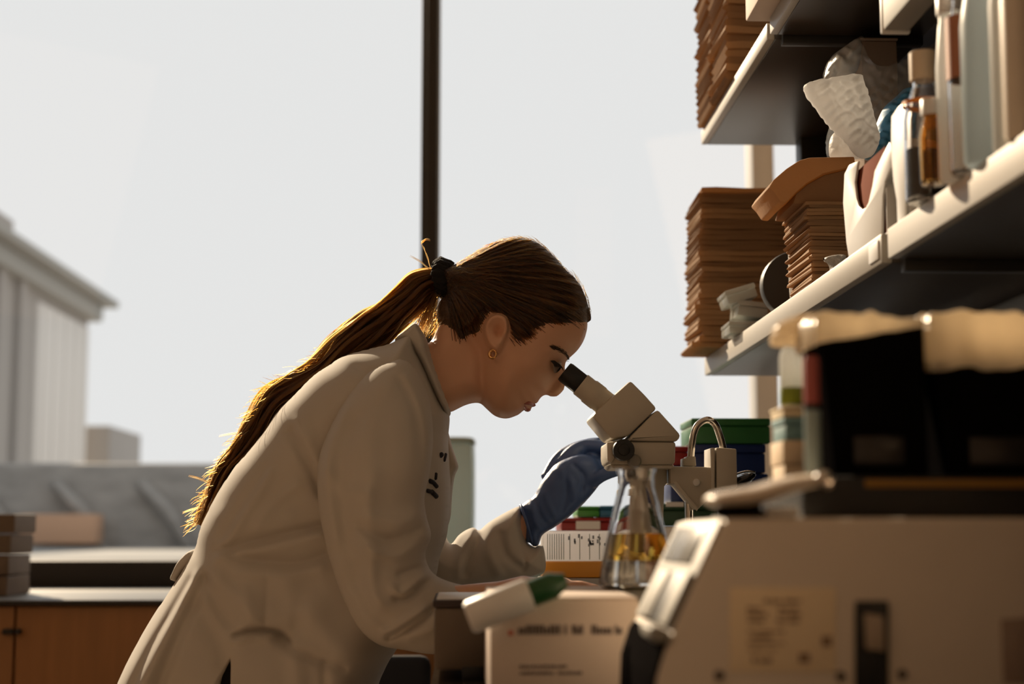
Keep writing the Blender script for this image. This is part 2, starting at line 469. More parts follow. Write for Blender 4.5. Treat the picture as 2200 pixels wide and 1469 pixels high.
# ------------------------------------------------------------------ outside
struct(box('ground_outside', -120, 120, 5.2, 160, -6.2, -6.0, M('grey_ground', (.42, .41, .40), .9), bev=0))
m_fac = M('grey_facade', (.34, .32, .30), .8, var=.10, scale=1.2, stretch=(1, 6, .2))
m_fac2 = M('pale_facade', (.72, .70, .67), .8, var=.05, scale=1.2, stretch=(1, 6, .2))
m_roof = M('grey_cornice', (.30, .30, .28), .7, var=.1)
XB = -6.97
bt = thing('building', 'tall grey building with a projecting cornice beyond the left window', 'building', (XB - 4, 24, -6))
ztop = 1.07 + 672 / 3400 * 24
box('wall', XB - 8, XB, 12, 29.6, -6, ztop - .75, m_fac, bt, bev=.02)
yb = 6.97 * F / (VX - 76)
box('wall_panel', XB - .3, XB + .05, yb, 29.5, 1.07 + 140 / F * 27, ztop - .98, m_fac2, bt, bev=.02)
for k in range(5):
    y = yb + (29.5 - yb) * (k + .5) / 5
    box('panel_rib', XB + .05, XB + .075, y - .03, y + .03, 1.07 + 140 / F * 27, ztop - 1.0, m_fac2, bt, bev=.005)
for k in range(6):
    y = 19 + k * 1.15
    box('pilaster', XB - .05, XB + .10, y, y + .35, -6, ztop - .8, m_fac, bt, bev=.02)
box('cornice', XB - 8.2, XB + .22, 11.9, 29.9, ztop - .82, ztop - .5, m_roof, bt, bev=.06)
box('cornice_cap', XB - 8.2, XB + .42, 11.9, 30.3, ztop - .5, ztop - .36, m_roof, bt, bev=.03)
box('parapet', XB - 8.0, XB - .15, 12.2, 28.2, ztop - .36, ztop, m_fac, bt, bev=.03)
box('parapet_step', XB - 8.0, XB - .3, 12.2, 25.6, ztop, ztop + .28, m_fac, bt, bev=.03)
box('side_block', XB - .5, P(236, 950, 31).x, 31, 34, -6, 1.07 + 225 / F * 31, m_fac, bt, bev=.03)
# flat roof with wrapped ducts just outside
rw = thing('roof_plant', 'low roof with foil wrapped ducts and a tan panel outside the left window', 'rooftop', (-3, 14, -6))
zr = 1.07 + 141 / F * 14
m_foil = M('grey_foil', (.26, .25, .235), .55, .0, var=.45, scale=3.5, stretch=(1.2, 1, 3), bump=.6, bscale=8)
box('duct_wall', -7.5, -1.55, 13.6, 16, -6, zr, m_foil, rw, bev=.04)
for k in range(7):
    a = -6.3 + k * .72
    tube('wrapped_pipe', [(a, 13.55, zr - .18), (a + .25, 13.5, zr - .42), (a + .42, 13.5, zr - .72)], [.055, .065, .05], m_foil, rw, 8)
box('tan_panel', P(42, 1100, 13.2).x, P(206, 1100, 13.2).x, 13.2, 13.5, P(42, 1168, 13.2).z, P(42, 1104, 13.2).z, M('tan_brick', (.50, .31, .20), .85, var=.12), rw, bev=.01)
box('roof_deck', -8, -1.4, 6.2, 13.6, -6, P(200, 1178, 13.2).z, M('pale_gravel', (.30, .30, .29), .9, var=.1, scale=4), rw, bev=.02)

# ------------------------------------------------------------------ benches
b0 = thing('lab_bench', 'long lab bench with black resin top under the reagent shelves', 'bench', (.36, 2.3, 0))
box('worktop', -.03, 1.5, .35, 4.53, BZ - .03, BZ, m_epoxy, b0, bev=.003)
box('cabinet_body', .03, 1.45, .38, 4.5, .1, BZ - .03, M('grey_cabinet', (.10, .095, .09), .5), b0, bev=.002)
for k in range(5):
    d = box('door', .012, .03, .45 + k * .8, 1.2 + k * .8, .12, BZ - .05, M('dark_cabinet_front', (.06, .06, .065), .5), b0, bev=.003)
    tube('handle', [(.0, 1.0 + k * .8, BZ - .2), (-.015, 1.0 + k * .8, BZ - .22), (-.015, 1.0 + k * .8, BZ - .30), (.0, 1.0 + k * .8, BZ - .32)], .004, m_chrome, d, 8)
b1 = thing('window_counter', 'wood fronted counter with black top along the windows', 'counter', (-2, 4.1, 0))
YC = .155 * F / 142
ze = P(100, 1300, YC).z
wt_ = box('worktop', -4.0, -.032, YC, 4.55, ze, BZ - .001, m_epoxy, b1, bev=.002)
box('laminate_top', -4.0, -.033, YC + .002, 4.55, BZ - .001, BZ + .001, M('light_laminate', (.20, .20, .19), .4), wt_, bev=.0005)
box('cabinet_body', -3.98, -.05, YC + .04, 4.5, .08, ze, m_wood, b1, bev=.002)
xs = P(31, 1400, YC + .02).x
for k in range(-5, 3):
    x = xs + k * .62
    if x + .61 > -.05 or x < -3.97: continue
    d = box('door', x + .002, x + .616, YC + .02, YC + .04, .1, ze - .004, m_wood, b1, bev=.002)
    kx = x + .012 if k % 2 == 0 else x + .6
    hx = P(36, 1357, YC).x if k == 0 else kx
    hz = P(36, 1357, YC).z
    cyl('knob', (hx, YC + .022, hz), (hx, YC + .004, hz), .007, m_blackm, d, 16)
    if k == -1:
        d2x = P(20, 1357, YC).x; cyl('knob', (d2x, YC + .022, hz), (d2x, YC + .004, hz), .007, m_blackm, d, 16)
bx = thing('storage_box', 'brown stack box at the left end of the window counter', 'box', (P(-10, 1270, 3.95).x, 3.95, BZ))
def bent_slab(name, x0, x1, y0, y1, z0, z1, mat, parent, jit=.004):
    bm = bmesh.new(); bm_box(bm, x0, x1, y0, y1, z0, z1, .004, 2)
    for v in bm.verts: v.co += Vector((random.uniform(-jit, jit), random.uniform(-jit, jit), random.uniform(-jit, jit) * .5))
    return from_bm(name, bm, mat, parent)
x1 = P(30, 1180, 3.95).x; zt = P(20, 1103, 3.95).z
for k in range(4):
    z0 = BZ + .002 + (zt - BZ) * k / 4
    bent_slab('box_tier', x1 - .17, x1 + (.006 if k == 3 else random.uniform(-.006, .002)), 3.92, 4.12, z0, z0 + (zt - BZ) / 4 - .003, M('dark_brown_board', (.17, .12, .085), .85, var=.1) if 'dark_brown_board' not in bpy.data.materials else bpy.data.materials['dark_brown_board'], bx, .002)
# pale standing panel beside the window
pp = thing('plastic_bin', 'pale grey green rounded plastic bin by the window behind the white coat', 'bin', (P(985, 1200, 4.2).x, 4.2, BZ))
def hbox(W, Rr, poly):
    pl = catmull(poly, 6, True)
    return lambda q: W * G(dist_poly(q, pl) * inside(q, pl) / Rr)
poly = [(930, 944), (970, 943), (1004, 944), (1015, 950), (1020, 965), (1021, 1050), (1020, 1150), (1018, 1243), (1005, 1250), (960, 1252), (925, 1250), (915, 1240), (912, 1100), (914, 960)]
inflate('body', poly, hbox(.06, 14, poly), 4.2, 7, translucent(M('grey_green_plastic', (.66, .74, .72), .4, var=.06, scale=8), (.62, .80, .84), .25), pp)
inflate('lid_rim', [(908, 941), (965, 938), (1010, 939), (1021, 946), (1020, 958), (1000, 957), (940, 957), (908, 956)], hbox(.065, 6, [(908, 941), (965, 938), (1010, 939), (1021, 946), (1020, 958), (1000, 957), (940, 957), (908, 956)]), 4.2, 5, M('grey_green_lid', (.42, .50, .45), .4), pp)
# dark lab chair beyond the coat front
ch = thing('lab_chair', 'black lab chair half hidden behind the coat below the elbow', 'chair', (P(885, 1500, 2.95).x, 3.0, 0))
xc = P(885, 1500, 2.95).x
box('backrest', -.42, -.052, 2.93, 2.98, .58, .845, m_trouser, ch, bev=.02, seg=3)
box('back_post', -.25, -.21, 2.98, 3.0, .44, .75, m_blackm, ch, bev=.004)
box('seat', -.44, -.05, 2.9, 3.3, .42, .48, m_trouser, ch, bev=.02, seg=3)
cyl('column', (-.245, 3.1, .08), (-.245, 3.1, .42), .025, m_chrome, ch)
for k in range(5):
    a = 2 * PI * k / 5
    box('leg', 0, .21, -.02, .02, .03, .08, m_blackm, ch, bev=.006, mtx=Matrix.Translation((-.245, 3.1, 0)) @ Matrix.Rotation(a, 4, 'Z'))

# ------------------------------------------------------------------ the person
YP = 2.2
S = pxm(YP)
pr = thing('person', 'woman in a white lab coat with a long ponytail bending to a microscope eyepiece', 'person', (P(600, 1400, YP).x, YP, 0))
face = [(1114, 522), (1160, 540), (1195, 566), (1225, 598), (1246, 630), (1258, 662), (1262, 690), (1261, 709), (1254, 732), (1242, 751), (1229, 764), (1217, 776),
        (1209, 788), (1196, 812), (1181, 833), (1170, 848), (1163, 853), (1158, 859), (1154, 864), (1149, 868), (1143, 871), (1144, 875), (1140, 879), (1134, 881), (1128, 880),
        (1122, 884), (1115, 890), (1104, 895), (1090, 899), (1076, 898), (1061, 892), (1046, 880), (1034, 862), (1024, 835), (1018, 800), (1010, 765), (990, 735), (968, 695), (956, 655), (958, 615), (978, 578), (1020, 545), (1065, 527)]
nose = [(1216, 772), (1214, 790), (1216, 810), (1214, 828), (1211, 838), (1206, 844), (1199, 850), (1190, 853), (1182, 852), (1174, 849), (1166, 848), (1165, 838), (1175, 815), (1190, 790), (1200, 772)]
neck = [(1060, 760), (1052, 830), (1036, 862), (1016, 866), (996, 872), (970, 884), (930, 900), (860, 860), (850, 790), (905, 735), (924, 735), (940, 700), (960, 660), (1010, 690)]
coat_px = [(896, 711), (843, 739), (797, 751), (741, 767), (706, 789), (676, 809), (639, 846), (602, 883), (574, 924), (537, 971), (509, 1003), (473, 1059), (440, 1124), (427, 1172), (417, 1190), (386, 1243), (363, 1279), (340, 1315), (316, 1358), (290, 1411), (266, 1468), (232, 1560), (205, 1680), (200, 1800),
           (300, 1812), (400, 1806)] + [tuple(p) for p in nk([(425, 1640), (466, 1480), (484, 1438), (498, 1413), (499, 1409), (500.5, 1413), (502, 1440), (503, 1520), (506, 1800)], .925)] + [ (620, 1812), (760, 1806), (785, 1620), (808, 1490), (828, 1435), (850, 1398), (885, 1345), (912, 1290), (936, 1240), (945, 1196), (960, 1150), (965, 1100), (968, 1050), (966, 1000), (963, 945), (966, 896), (957, 876), (932, 815), (908, 760)]
torso = [(878, 785), (850, 790), (790, 785), (735, 805), (690, 840), (640, 890), (590, 960), (540, 1040), (500, 1110), (470, 1190), (450, 1290), (440, 1400), (500, 1460), (640, 1470), (760, 1440), (800, 1390), (850, 1290), (890, 1180), (915, 1060), (905, 960), (925, 900), (905, 830)]
face_c = catmull(face, 6, True)
def zone_W(q):
    # the front of the face narrows towards the mouth and chin
    return .073 - .010 * gauss(q, (1120, 880), 75, 50) - .004 * gauss(q, (1225, 740), 30, 60)
def h_face(q):
    d = dist_poly(q, face_c) * inside(q, face_c)
    h = zone_W(q) * G(d / 88)
    return h
c_nose = comp(nose, .0165, 15); c_neck = comp(neck, .053, 52); c_torso = comp(torso, .15, 150)
ear_ring = catmull(nk([(1064, 748), (1050, 735), (1043, 712), (1049, 690), (1066, 679), (1083, 684), (1089, 702), (1085, 716)], .965), 8)
ear_poly = catmull(nk([(1066, 758), (1052, 746), (1042, 722), (1040, 698), (1051, 682), (1068, 675), (1086, 681), (1092, 700), (1088, 722), (1079, 744), (1072, 757)], .965), 6, True)
face_strokes = folds([
    ([(1176, 758), (1190, 752), (1210, 755), (1225, 762)], .0030, 7),     # brow
    ([(1172, 776), (1186, 772), (1203, 779)], .0022, 3.5),               # upper lid
    ([(1180, 790), (1192, 795), (1200, 792)], .0014, 3.0),               # lower lid
    ([(1166, 836), (1170, 844), (1178, 849)], -.0020, 3.5),              # wing crease
    ([(1182, 836), (1190, 842), (1192, 848)], .0030, 6),                 # nostril wing
    ([(1124, 868), (1134, 871), (1143, 872)], -.0022, 2.6),              # mouth line
    ([(1130, 864), (1142, 864), (1152, 866)], .0022, 4),                 # upper lip
    ([(1126, 876), (1134, 878)], .0022, 4),                              # lower lip
    ([(1160, 838), (1146, 852), (1128, 862)], -.0008, 9),                # cheek line
    ([(1055, 770), (1040, 812), (1050, 858), (1080, 884)], .0030, 14),   # jaw line
], .978)
def h_body(q):
    hf = h_face(q)
    d_e = dist_poly(q, ear_poly); ins = inside(q, ear_poly)
    hf = hf + face_strokes(q) / 1.5 * (hf > .004)
    hf = hf - .007 * gauss(q, nk((1192, 784), .978), 15, 10, 45) + .004 * gauss(q, (1140, 800), 34, 24, 40) + .002 * gauss(q, (1108, 880), 20, 14)
    hf = hf - .004 * gauss(q, (1140, 838), 26, 26)
    d_e = d_e * ins
    ear = ins * (.013 * G(d_e / 7)) + .0070 * np.exp(-(dist_poly(q, ear_ring, False) / 4.5) ** 2) * ins - .015 * gauss(q, nk((1071, 710), .965), 9, 13) + .004 * gauss(q, nk((1083, 722), .965), 4, 5)
    hf = hf + ear
    hf = np.maximum(hf, 0)
    h = smax([hf, c_nose(q), c_neck(q), c_torso(q)], .0035) - .0035 * math.log(4) * (1 - np.clip(np.maximum(hf, c_neck(q)) / .02, 0, 1))
    return h
body_out = [(1114, 522), (1160, 540), (1195, 566), (1225, 598), (1246, 630), (1258, 662), (1262, 690), (1261, 709), (1254, 732), (1242, 751), (1229, 764), (1218, 774),
            (1214.5, 782), (1214, 792), (1216, 810), (1214, 828), (1211, 838), (1206, 844), (1199, 850), (1190, 852.5), (1182, 851.5), (1174, 848.5), (1167, 850), (1162, 854), (1158, 860), (1154, 866), (1149, 867), (1143.5, 871), (1143, 876), (1140, 880), (1134, 881.5), (1128, 880),
            (1122, 884), (1115, 890), (1104, 895), (1090, 899), (1076, 898), (1061, 892), (1046, 879), (1032, 867), (1016, 866), (996, 872), (972, 884), (950, 892), (930, 950), (915, 1060), (890, 1180), (850, 1290), (800, 1390), (760, 1440), (640, 1470), (500, 1460), (440, 1400), (450, 1290), (470, 1190), (500, 1110), (540, 1040), (590, 960), (640, 890), (690, 840), (735, 805), (790, 785), (860, 765), (905, 738), (924, 735), (940, 705), (955, 680), (958, 655), (958, 615), (978, 578), (1020, 545), (1065, 527)]
bo_c = catmull(body_out, 8, True)
def h_body2(q):
    return np.maximum(h_body(q), 0) * G(dist_poly(q, bo_c) / 7)
bv, bf = inflate_geo(body_out, h_body2, YP, 3.0, sm=3)
# arms with the right hand, one surface
def W3(px, py, Y): return P(px, py, Y)
arm_r = tube_geo([W3(830, 880, 2.15), W3(815, 1000, 2.08), W3(815, 1180, 2.05), W3(822, 1300, 2.035), W3(870, 1322, 2.03), W3(960, 1310, 2.02), W3(1080, 1290, 2.0), W3(1135, 1277, 1.98)], [.040, .036, .034, .032, .032, .030, .025, .025], 14)
palm_r = tube_geo([W3(1125, 1280, 1.98), W3(1160, 1270, 1.98), W3(1200, 1265, 1.985), W3(1222, 1266, 1.985)], [(.024, .020), (.018, .034), (.016, .040), (.013, .036)], 14)
fing = []
for k, (dy, L, z) in enumerate([(-.030, .9, 0), (-.010, 1.05, -2), (.012, 1.0, -1), (.032, .8, 2)]):
    b = [(1215, 1266 + z), (1245, 1262 + z), (1245 + 35 * L, 1270 + z), (1245 + 58 * L, 1290 + z)]
    fing.append(tube_geo([W3(x, y, 1.985 + dy) for x, y in b], [.0095, .0088, .0080, .0068], 10))
fing.append(tube_geo([W3(1150, 1278, 1.965), W3(1185, 1290, 1.94), W3(1225, 1300, 1.925), W3(1250, 1305, 1.92)], [.014, .011, .0095, .0078], 10))
v, f = join_geo([arm_r, palm_r] + fing)
armo = mesh('arm_tmp', v, f, m_skin, pr); remesh(armo, .0035, 3)
av = [tuple(x.co + Vector(pr.location)) for x in armo.data.vertices]; af = [tuple(p.vertices) for p in armo.data.polygons]
me = armo.data; bpy.data.objects.remove(armo); bpy.data.meshes.remove(me)
arm_l = tube_geo([W3(835, 890, 2.26), W3(870, 1000, 2.33), W3(915, 1190, 2.36), W3(965, 1222, 2.36), W3(1060, 1180, 2.35), W3(1120, 1138, 2.335), W3(1155, 1108, 2.33)], [.042, .034, .030, .030, .026, .0185, .017], 14)
v, f = join_geo([(bv, bf), (av, af), arm_l])
body = mesh('body', v, f, m_skin, pr); remesh(body, .0019, 1)      # one continuous surface
bm = bmesh.new(); bm.from_mesh(body.data); seen = set(); isl = []
for v0 in bm.verts:
    if v0.index in seen: continue
    st = [v0]; seen.add(v0.index); part = []
    while st:
        x = st.pop(); part.append(x)
        for e in x.link_edges:
            y = e.other_vert(x)
            if y.index not in seen: seen.add(y.index); st.append(y)
    isl.append(part)
isl.sort(key=len); print('islands', [len(i) for i in isl])
for part in isl[:-1]: bmesh.ops.delete(bm, geom=part, context='VERTS')
bm.to_mesh(body.data); bm.free()
print('body verts', len(body.data.vertices), 'from', len(v))
# lips, eyes, brow, earring
def surf(hfun, px, py, Yc, off=0.0):
    q = np.array([[px, py]], float); h = float(hfun(q)[0]); p = P(px, py, Yc); return Vector((p.x, Yc - h - off, p.z))
def ribbon(name, pts, hfun, Yc, r, mat, parent, off=0.0, n=8, side=-1, taper=True):
    c = catmull(nk(pts, .988), n); out = []
    for p in c:
        s = surf(hfun, p[0], p[1], Yc, off)
        if side > 0: s.y = 2 * Yc - s.y
        out.append(s)
    m = len(out)
    rr = [r * (.35 + .65 * math.sin(PI * (i + .5) / m)) if taper else r for i in range(m)]
    return tube(name, out, rr, mat, parent, 8)
m_lip = M('lip', (.46, .17, .14), .4)
m_brow = M('brow_hair', (.07, .04, .022), .8)
m_eye = M('eye', (.34, .27, .23), .15)
m_iris = M('iris', (.03, .025, .02), .1)
for sd in (-1, 1):
    ribbon('lip', [(1126, 867.5), (1136, 866), (1146, 866.5), (1152, 867)], h_body2, YP, .0030, m_lip, body, -.0016, side=sd)
    ribbon('lip', [(1126, 870), (1134, 876), (1141, 876.5)], h_body2, YP, .0030, m_lip, body, -.0016, side=sd)
    yy = YP + sd * .0285; ec = P(1188, 784, YP - .0285)
    e = lathe('eyeball', [(0, -.0118)] + [(.0118 * math.cos(t), .0118 * math.sin(t)) for t in np.linspace(-1.4, 1.4, 15)] + [(0, .0118)], m_eye, body, axis_mtx((ec.x, yy, ec.z), (ec.x + 1, yy + sd * .2, ec.z - .75)), 20)
    lathe('iris', [(0, .0121), (.0055, .0108), (.0058, .0100)], m_iris, e, axis_mtx((ec.x, yy, ec.z), (ec.x + 1, yy + sd * .2, ec.z - .75)), 20)
# brow and lashes as fine hairs
lines = []
for sd in (-1, 1):
    bl = catmull(nk([(1188, 750), (1198, 751), (1212, 756), (1227, 764)], .98), 20)
    for k in range(150):
        i = random.randrange(len(bl)); p = bl[i] + rng.normal(0, [1.5, 2.2])
        t = p + np.array([-6 - random.random() * 4, -3 + random.random() * 2])
        a = surf(h_body2, p[0], p[1], YP, -.0005); b = surf(h_body2, t[0], t[1], YP, .0012)
        if sd > 0: a.y = 2 * YP - a.y; b.y = 2 * YP - b.y
        lines.append([a, (a + b) / 2 + Vector((0, -.0004 * (-sd), 0)), b])
strands('eyebrows', lines, .00022, m_brow, body)
lines = []
for sd in (-1, 1):
    ll = catmull(nk([(1182, 776), (1191, 775), (1202, 781)], .98), 20)
    for k in range(60):
        p = ll[random.randrange(len(ll))]; a = surf(h_body2, p[0], p[1], YP, .0005)
        d = Vector((.006 + .002 * random.random(), -.0035 * random.random(), -.008 - .002 * random.random()))
        if sd > 0: a.y = 2 * YP - a.y; d.y = -d.y
        lines.append([a, a + d * .5 + Vector((.0012, 0, 0)), a + d])
strands('eyelashes', lines, .00030, M('lash', (.008, .006, .005), .6), body)
er = surf(h_body2, *nk((1059, 752), .965), YP, .003)
ring = [er + Vector((.0055 * math.cos(t) * .8, -.003 * math.cos(t), -.005 + .0055 * math.sin(t))) for t in np.linspace(.4, 2 * PI + .3, 22)]
tube('earring', ring, [.0014 + .0012 * (1 - abs(math.cos(t / 2))) for t in np.linspace(0, 2 * PI, 22)], m_gold, pr, 8)

# trousers and shoes
def leg_geo(dx, Yl):
    pl = [(470 + dx, 1370), (640, 1370), (735 - dx, 1400), (725, 1600), (715 + dx, 1950), (720 + dx, 2300), (715 + dx, 2730), (600 + dx, 2735), (585 + dx, 2300), (560 + dx, 1950), (500 + dx, 1650)]
    return inflate_geo(pl, hbox(.095, 70, pl), Yl, 14)
v, f = join_geo([leg_geo(0, 2.13), leg_geo(10, 2.27)])
mesh('trousers', v, f, m_trouser, pr)
for Yl in (2.11, 2.29):
    x0 = P(590, 2750, Yl).x
    bm = bmesh.new(); bm_box(bm, x0 - .02, x0 + .235, Yl - .042, Yl + .042, 0.001, .085, .03, 4)
    for v_ in bm.verts:
        if v_.co.x > x0 + .12: v_.co.z *= 1 - .45 * min(1, (v_.co.x - x0 - .12) / .1)
    from_bm('shoe', bm, m_shoe, pr)

# ---- lab coat
coat = thing('lab_coat', 'white lab coat', 'coat', pr.location)
del coat['label'], coat['category']
coat.parent = pr; coat.location = (0, 0, 0)
cc = catmull(coat_px, 8, True)
cc2 = catmull([p for p in coat_px if not (430 < p[0] < 550 and p[1] > 1380)], 8, True)
coat_folds = folds([
    ([(622, 925), (645, 965), (667, 1003), (690, 1060)], -.006, 9), ([(640, 905), (668, 960), (690, 1010)], .004, 14),
    ([(581, 1016), (532, 1096), (495, 1156), (462, 1181)], .004, 10), ([(566, 1010), (512, 1096), (470, 1156)], -.003, 10),
    ([(640, 1040), (590, 1080), (560, 1120)], .003, 12),
    ([(462, 1183), (562, 1158), (640, 1140), (700, 1126)], -.007, 9), ([(470, 1196), (575, 1180), (690, 1150)], .005, 12),
    ([(500, 1190), (560, 1205), (640, 1210), (700, 1190)], -.006, 12), ([(520, 1228), (600, 1236), (690, 1222)], .004, 14),
    ([(575, 1232), (576, 1290), (575, 1335)], -.003, 3), ([(530, 1270), (545, 1320), (520, 1358)], .004, 16),
    ([(440, 1240), (470, 1300), (500, 1340)], -.005, 12), ([(455, 1230), (520, 1290), (560, 1330)], .003, 14),
    ([(420, 1240), (385, 1320), (350, 1400), (318, 1480), (300, 1560)], .006, 13), ([(438, 1240), (405, 1330), (370, 1420), (340, 1500), (325, 1580)], -.006, 11),
    ([(400, 1245), (360, 1320), (325, 1390), (295, 1470)], -.005, 8),
    ([(512, 1363), (550, 1353), (595, 1358), (622, 1376)], -.013, 6), ([(512, 1374), (550, 1366), (590, 1371)], .004, 6),
    ([(596, 1368), (640, 1396), (700, 1420), (740, 1432)], -.006, 8), ([(700, 1422), (703, 1500), (700, 1600)], -.004, 6), ([(640, 1410), (650, 1480), (655, 1560)], .004, 18),
    ([(620, 1260), (680, 1330), (740, 1390), (800, 1420)], .006, 26), ([(650, 1290), (640, 1350), (610, 1360)], -.004, 16),
    ([(905, 850), (930, 920), (946, 1000), (948, 1080)], .003, 8), ([(938, 1060), (935, 1130), (934, 1230)], -.004, 4), ([(948, 1060), (948, 1140), (942, 1220)], .003, 5),
    ([(960, 960), (955, 1040), (950, 1100)], -.004, 5),
    ([(760, 780), (800, 800), (850, 790)], -.003, 10), ([(470, 1100), (540, 1130), (620, 1110)], .003, 20), ([(420, 1300), (480, 1380), (490, 1420)], -.004, 18), ([(540, 1290), (600, 1320), (690, 1300)], .004, 24),
], .928)
def h_coat(q):
    d = dist_poly(q, cc2) * inside(q, cc2)
    Wd = .162 + .03 * sstep((q[:, 1] - 1150) / 300)
    Rr = 118 - 30 * sstep((q[:, 1] - 1300) / 150)
    h = Wd * G(d / Rr)
    h = h + (coat_folds(q) + .0012 * np.sin(q[:, 0] * .045 + 2 * np.sin(q[:, 1] * .02)) ) * np.clip((d - 8) / 45, 0, 1)
    return np.maximum(h, 0)
inflate('coat_body', coat_px, h_coat, YP, 5.0, m_coat, coat, sm=2)
# sleeves
sl = [(862, 762), (826, 770), (790, 788), (748, 830), (708, 912), (684, 990), (684, 1080), (698, 1160), (720, 1240), (748, 1310), (778, 1358), (818, 1386), (868, 1396), (930, 1405), (1010, 1398), (1075, 1362), (1108, 1320), (1095, 1275), (1050, 1266), (1015, 1260), (975, 1252), (940, 1238), (921, 1218), (914, 1188), (926, 1150), (916, 1108), (912, 1066), (924, 1010), (930, 930), (920, 850), (895, 790)]
slc = catmull(sl, 8, True)
sl_folds = folds([
    ([(735, 880), (705, 960), (702, 1060), (720, 1160)], .004, 14), ([(760, 900), (730, 1000), (742, 1120), (760, 1250)], -.006, 20),
    ([(800, 1020), (790, 1110), (800, 1180)], .006, 22), ([(870, 800), (905, 870), (922, 960)], .004, 9), ([(850, 800), (890, 880), (905, 980)], -.003, 9),
    ([(775, 1130), (830, 1160), (905, 1132)], -.007, 11), ([(800, 1110), (860, 1120), (905, 1100)], .005, 14), ([(790, 1175), (845, 1195), (905, 1170)], .005, 10),
    ([(860, 1232), (890, 1222), (918, 1216)], -.006, 6), ([(845, 1262), (865, 1275), (905, 1240), (925, 1226)], .006, 8), ([(852, 1285), (880, 1280), (925, 1245)], -.007, 7),
    ([(800, 1200), (795, 1260), (815, 1300)], .005, 16), ([(770, 1210), (790, 1290), (830, 1340)], -.005, 16),
    ([(834, 1374), (868, 1354), (905, 1330), (935, 1305)], -.009, 6), ([(826, 1360), (866, 1338), (910, 1310)], .006, 10), ([(880, 1372), (930, 1350)], .004, 12),
    ([(700, 1010), (740, 1050), (790, 1060)], .003, 14), ([(820, 830), (800, 900), (795, 980)], .003, 24),
], .97)
def h_sl(q):
    d = dist_poly(q, slc) * inside(q, slc)
    return np.maximum(.066 * G(d / 92) + (sl_folds(q) + .0009 * np.sin(q[:, 1] * .05 + q[:, 0] * .03)) * np.clip(d / 26, 0, 1), 0)
def sl_y(q):      # the upper arm starts inside the shoulder
    return .05 * (1 - sstep((q[:, 1] - 760) / 260))
inflate('sleeve', sl, h_sl, 2.03, 4.5, m_coat, coat, yoff=sl_y, sm=2)
sl2 = [(870, 830), (920, 900), (935, 1000), (945, 1080), (955, 1140), (968, 1168), (985, 1150), (1002, 1138), (1018, 1133), (1030, 1139), (1050, 1122), (1085, 1101), (1113, 1088), (1120, 1092), (1126, 1128), (1134, 1164), (1146, 1172), (1158, 1170), (1168, 1176), (1171, 1226), (1140, 1244), (1095, 1256), (1040, 1268), (975, 1270), (930, 1250), (900, 1200), (870, 1050), (850, 900)]
sl2c = catmull(sl2, 8, True)
sl2_f = folds([([(1030, 1140), (1020, 1180), (1000, 1230)], -.005, 8), ([(1012, 1150), (990, 1190), (985, 1240)], .004, 10), ([(1050, 1130), (1048, 1180), (1070, 1230)], .004, 12), ([(1075, 1150), (1085, 1190), (1120, 1220)], -.004, 10), ([(1104, 1096), (1118, 1150), (1128, 1215)], -.002, 3)])
def h_sl2(q):
    d = dist_poly(q, sl2c) * inside(q, sl2c)
    return np.maximum(.055 * G(d / 60) + sl2_f(q) * np.clip(d / 20, 0, 1), 0)
inflate('sleeve', sl2, h_sl2, 2.345, 4.5, m_coat, coat)
# collar and lapel
col = [(889, 704), (900, 704), (913, 722), (925, 752), (937, 792), (948, 824), (958, 852), (968, 882), (966, 893), (955, 892), (938, 872), (916, 826), (894, 778), (868, 748), (848, 738), (866, 722)]
colc = catmull(col, 8, True)
inflate('collar', col, lambda q: .086 * G(dist_poly(q, colc) * inside(q, colc) / 16) + .006 * gauss(q, (905, 760), 14, 60, 20) * inside(q, colc), YP, 4.0, m_coat, coat)
lap = [(955, 900), (961, 920), (972, 960), (982, 990), (985, 1004), (978, 1020), (974, 1040), (971, 1070), (968, 1110), (960, 1130), (950, 1100), (950, 1000), (946, 920)]
lapc = catmull(lap, 8, True)
inflate('lapel', lap, lambda q: .035 * G(dist_poly(q, lapc) * inside(q, lapc) / 10), 2.24, 4.0, m_coat, coat)
# half belt loop at the back of the waist
belt = [(418, 1180), (432, 1178), (442, 1190), (436, 1206), (415, 1226), (400, 1246), (386, 1249), (377, 1242), (382, 1226), (392, 1206), (404, 1192)]
bec = catmull(belt, 8, True)
inflate('back_belt', belt, lambda q: .07 * G(dist_poly(q, bec) * inside(q, bec) / 10), YP, 4.0, m_coat, coat)
# embroidered name: illegible stitched marks
marks = []
for (x, y, dx, dy, r) in [(946, 977, 2, -2, .0036), (957, 972, -3, 14, .0022), (937, 1017, -1, 12, .0022), (924, 1034, 7, 3, .0032), (932, 1038, 6, 7, .0030), (919, 1055, 8, 2, .0028), (928, 1057, 9, 9, .0034)]:
    x, y = nk((x, y), .955); a = surf(h_coat, x, y, YP, .0015); b = surf(h_coat, x + dx, y + dy, YP, .0015)
    marks.append(tube_geo([a, (a + b) / 2, b], r, 8))
v, f = join_geo(marks); mesh('embroidery', v, f, m_thread, coat)['kind'] = 'stuff'

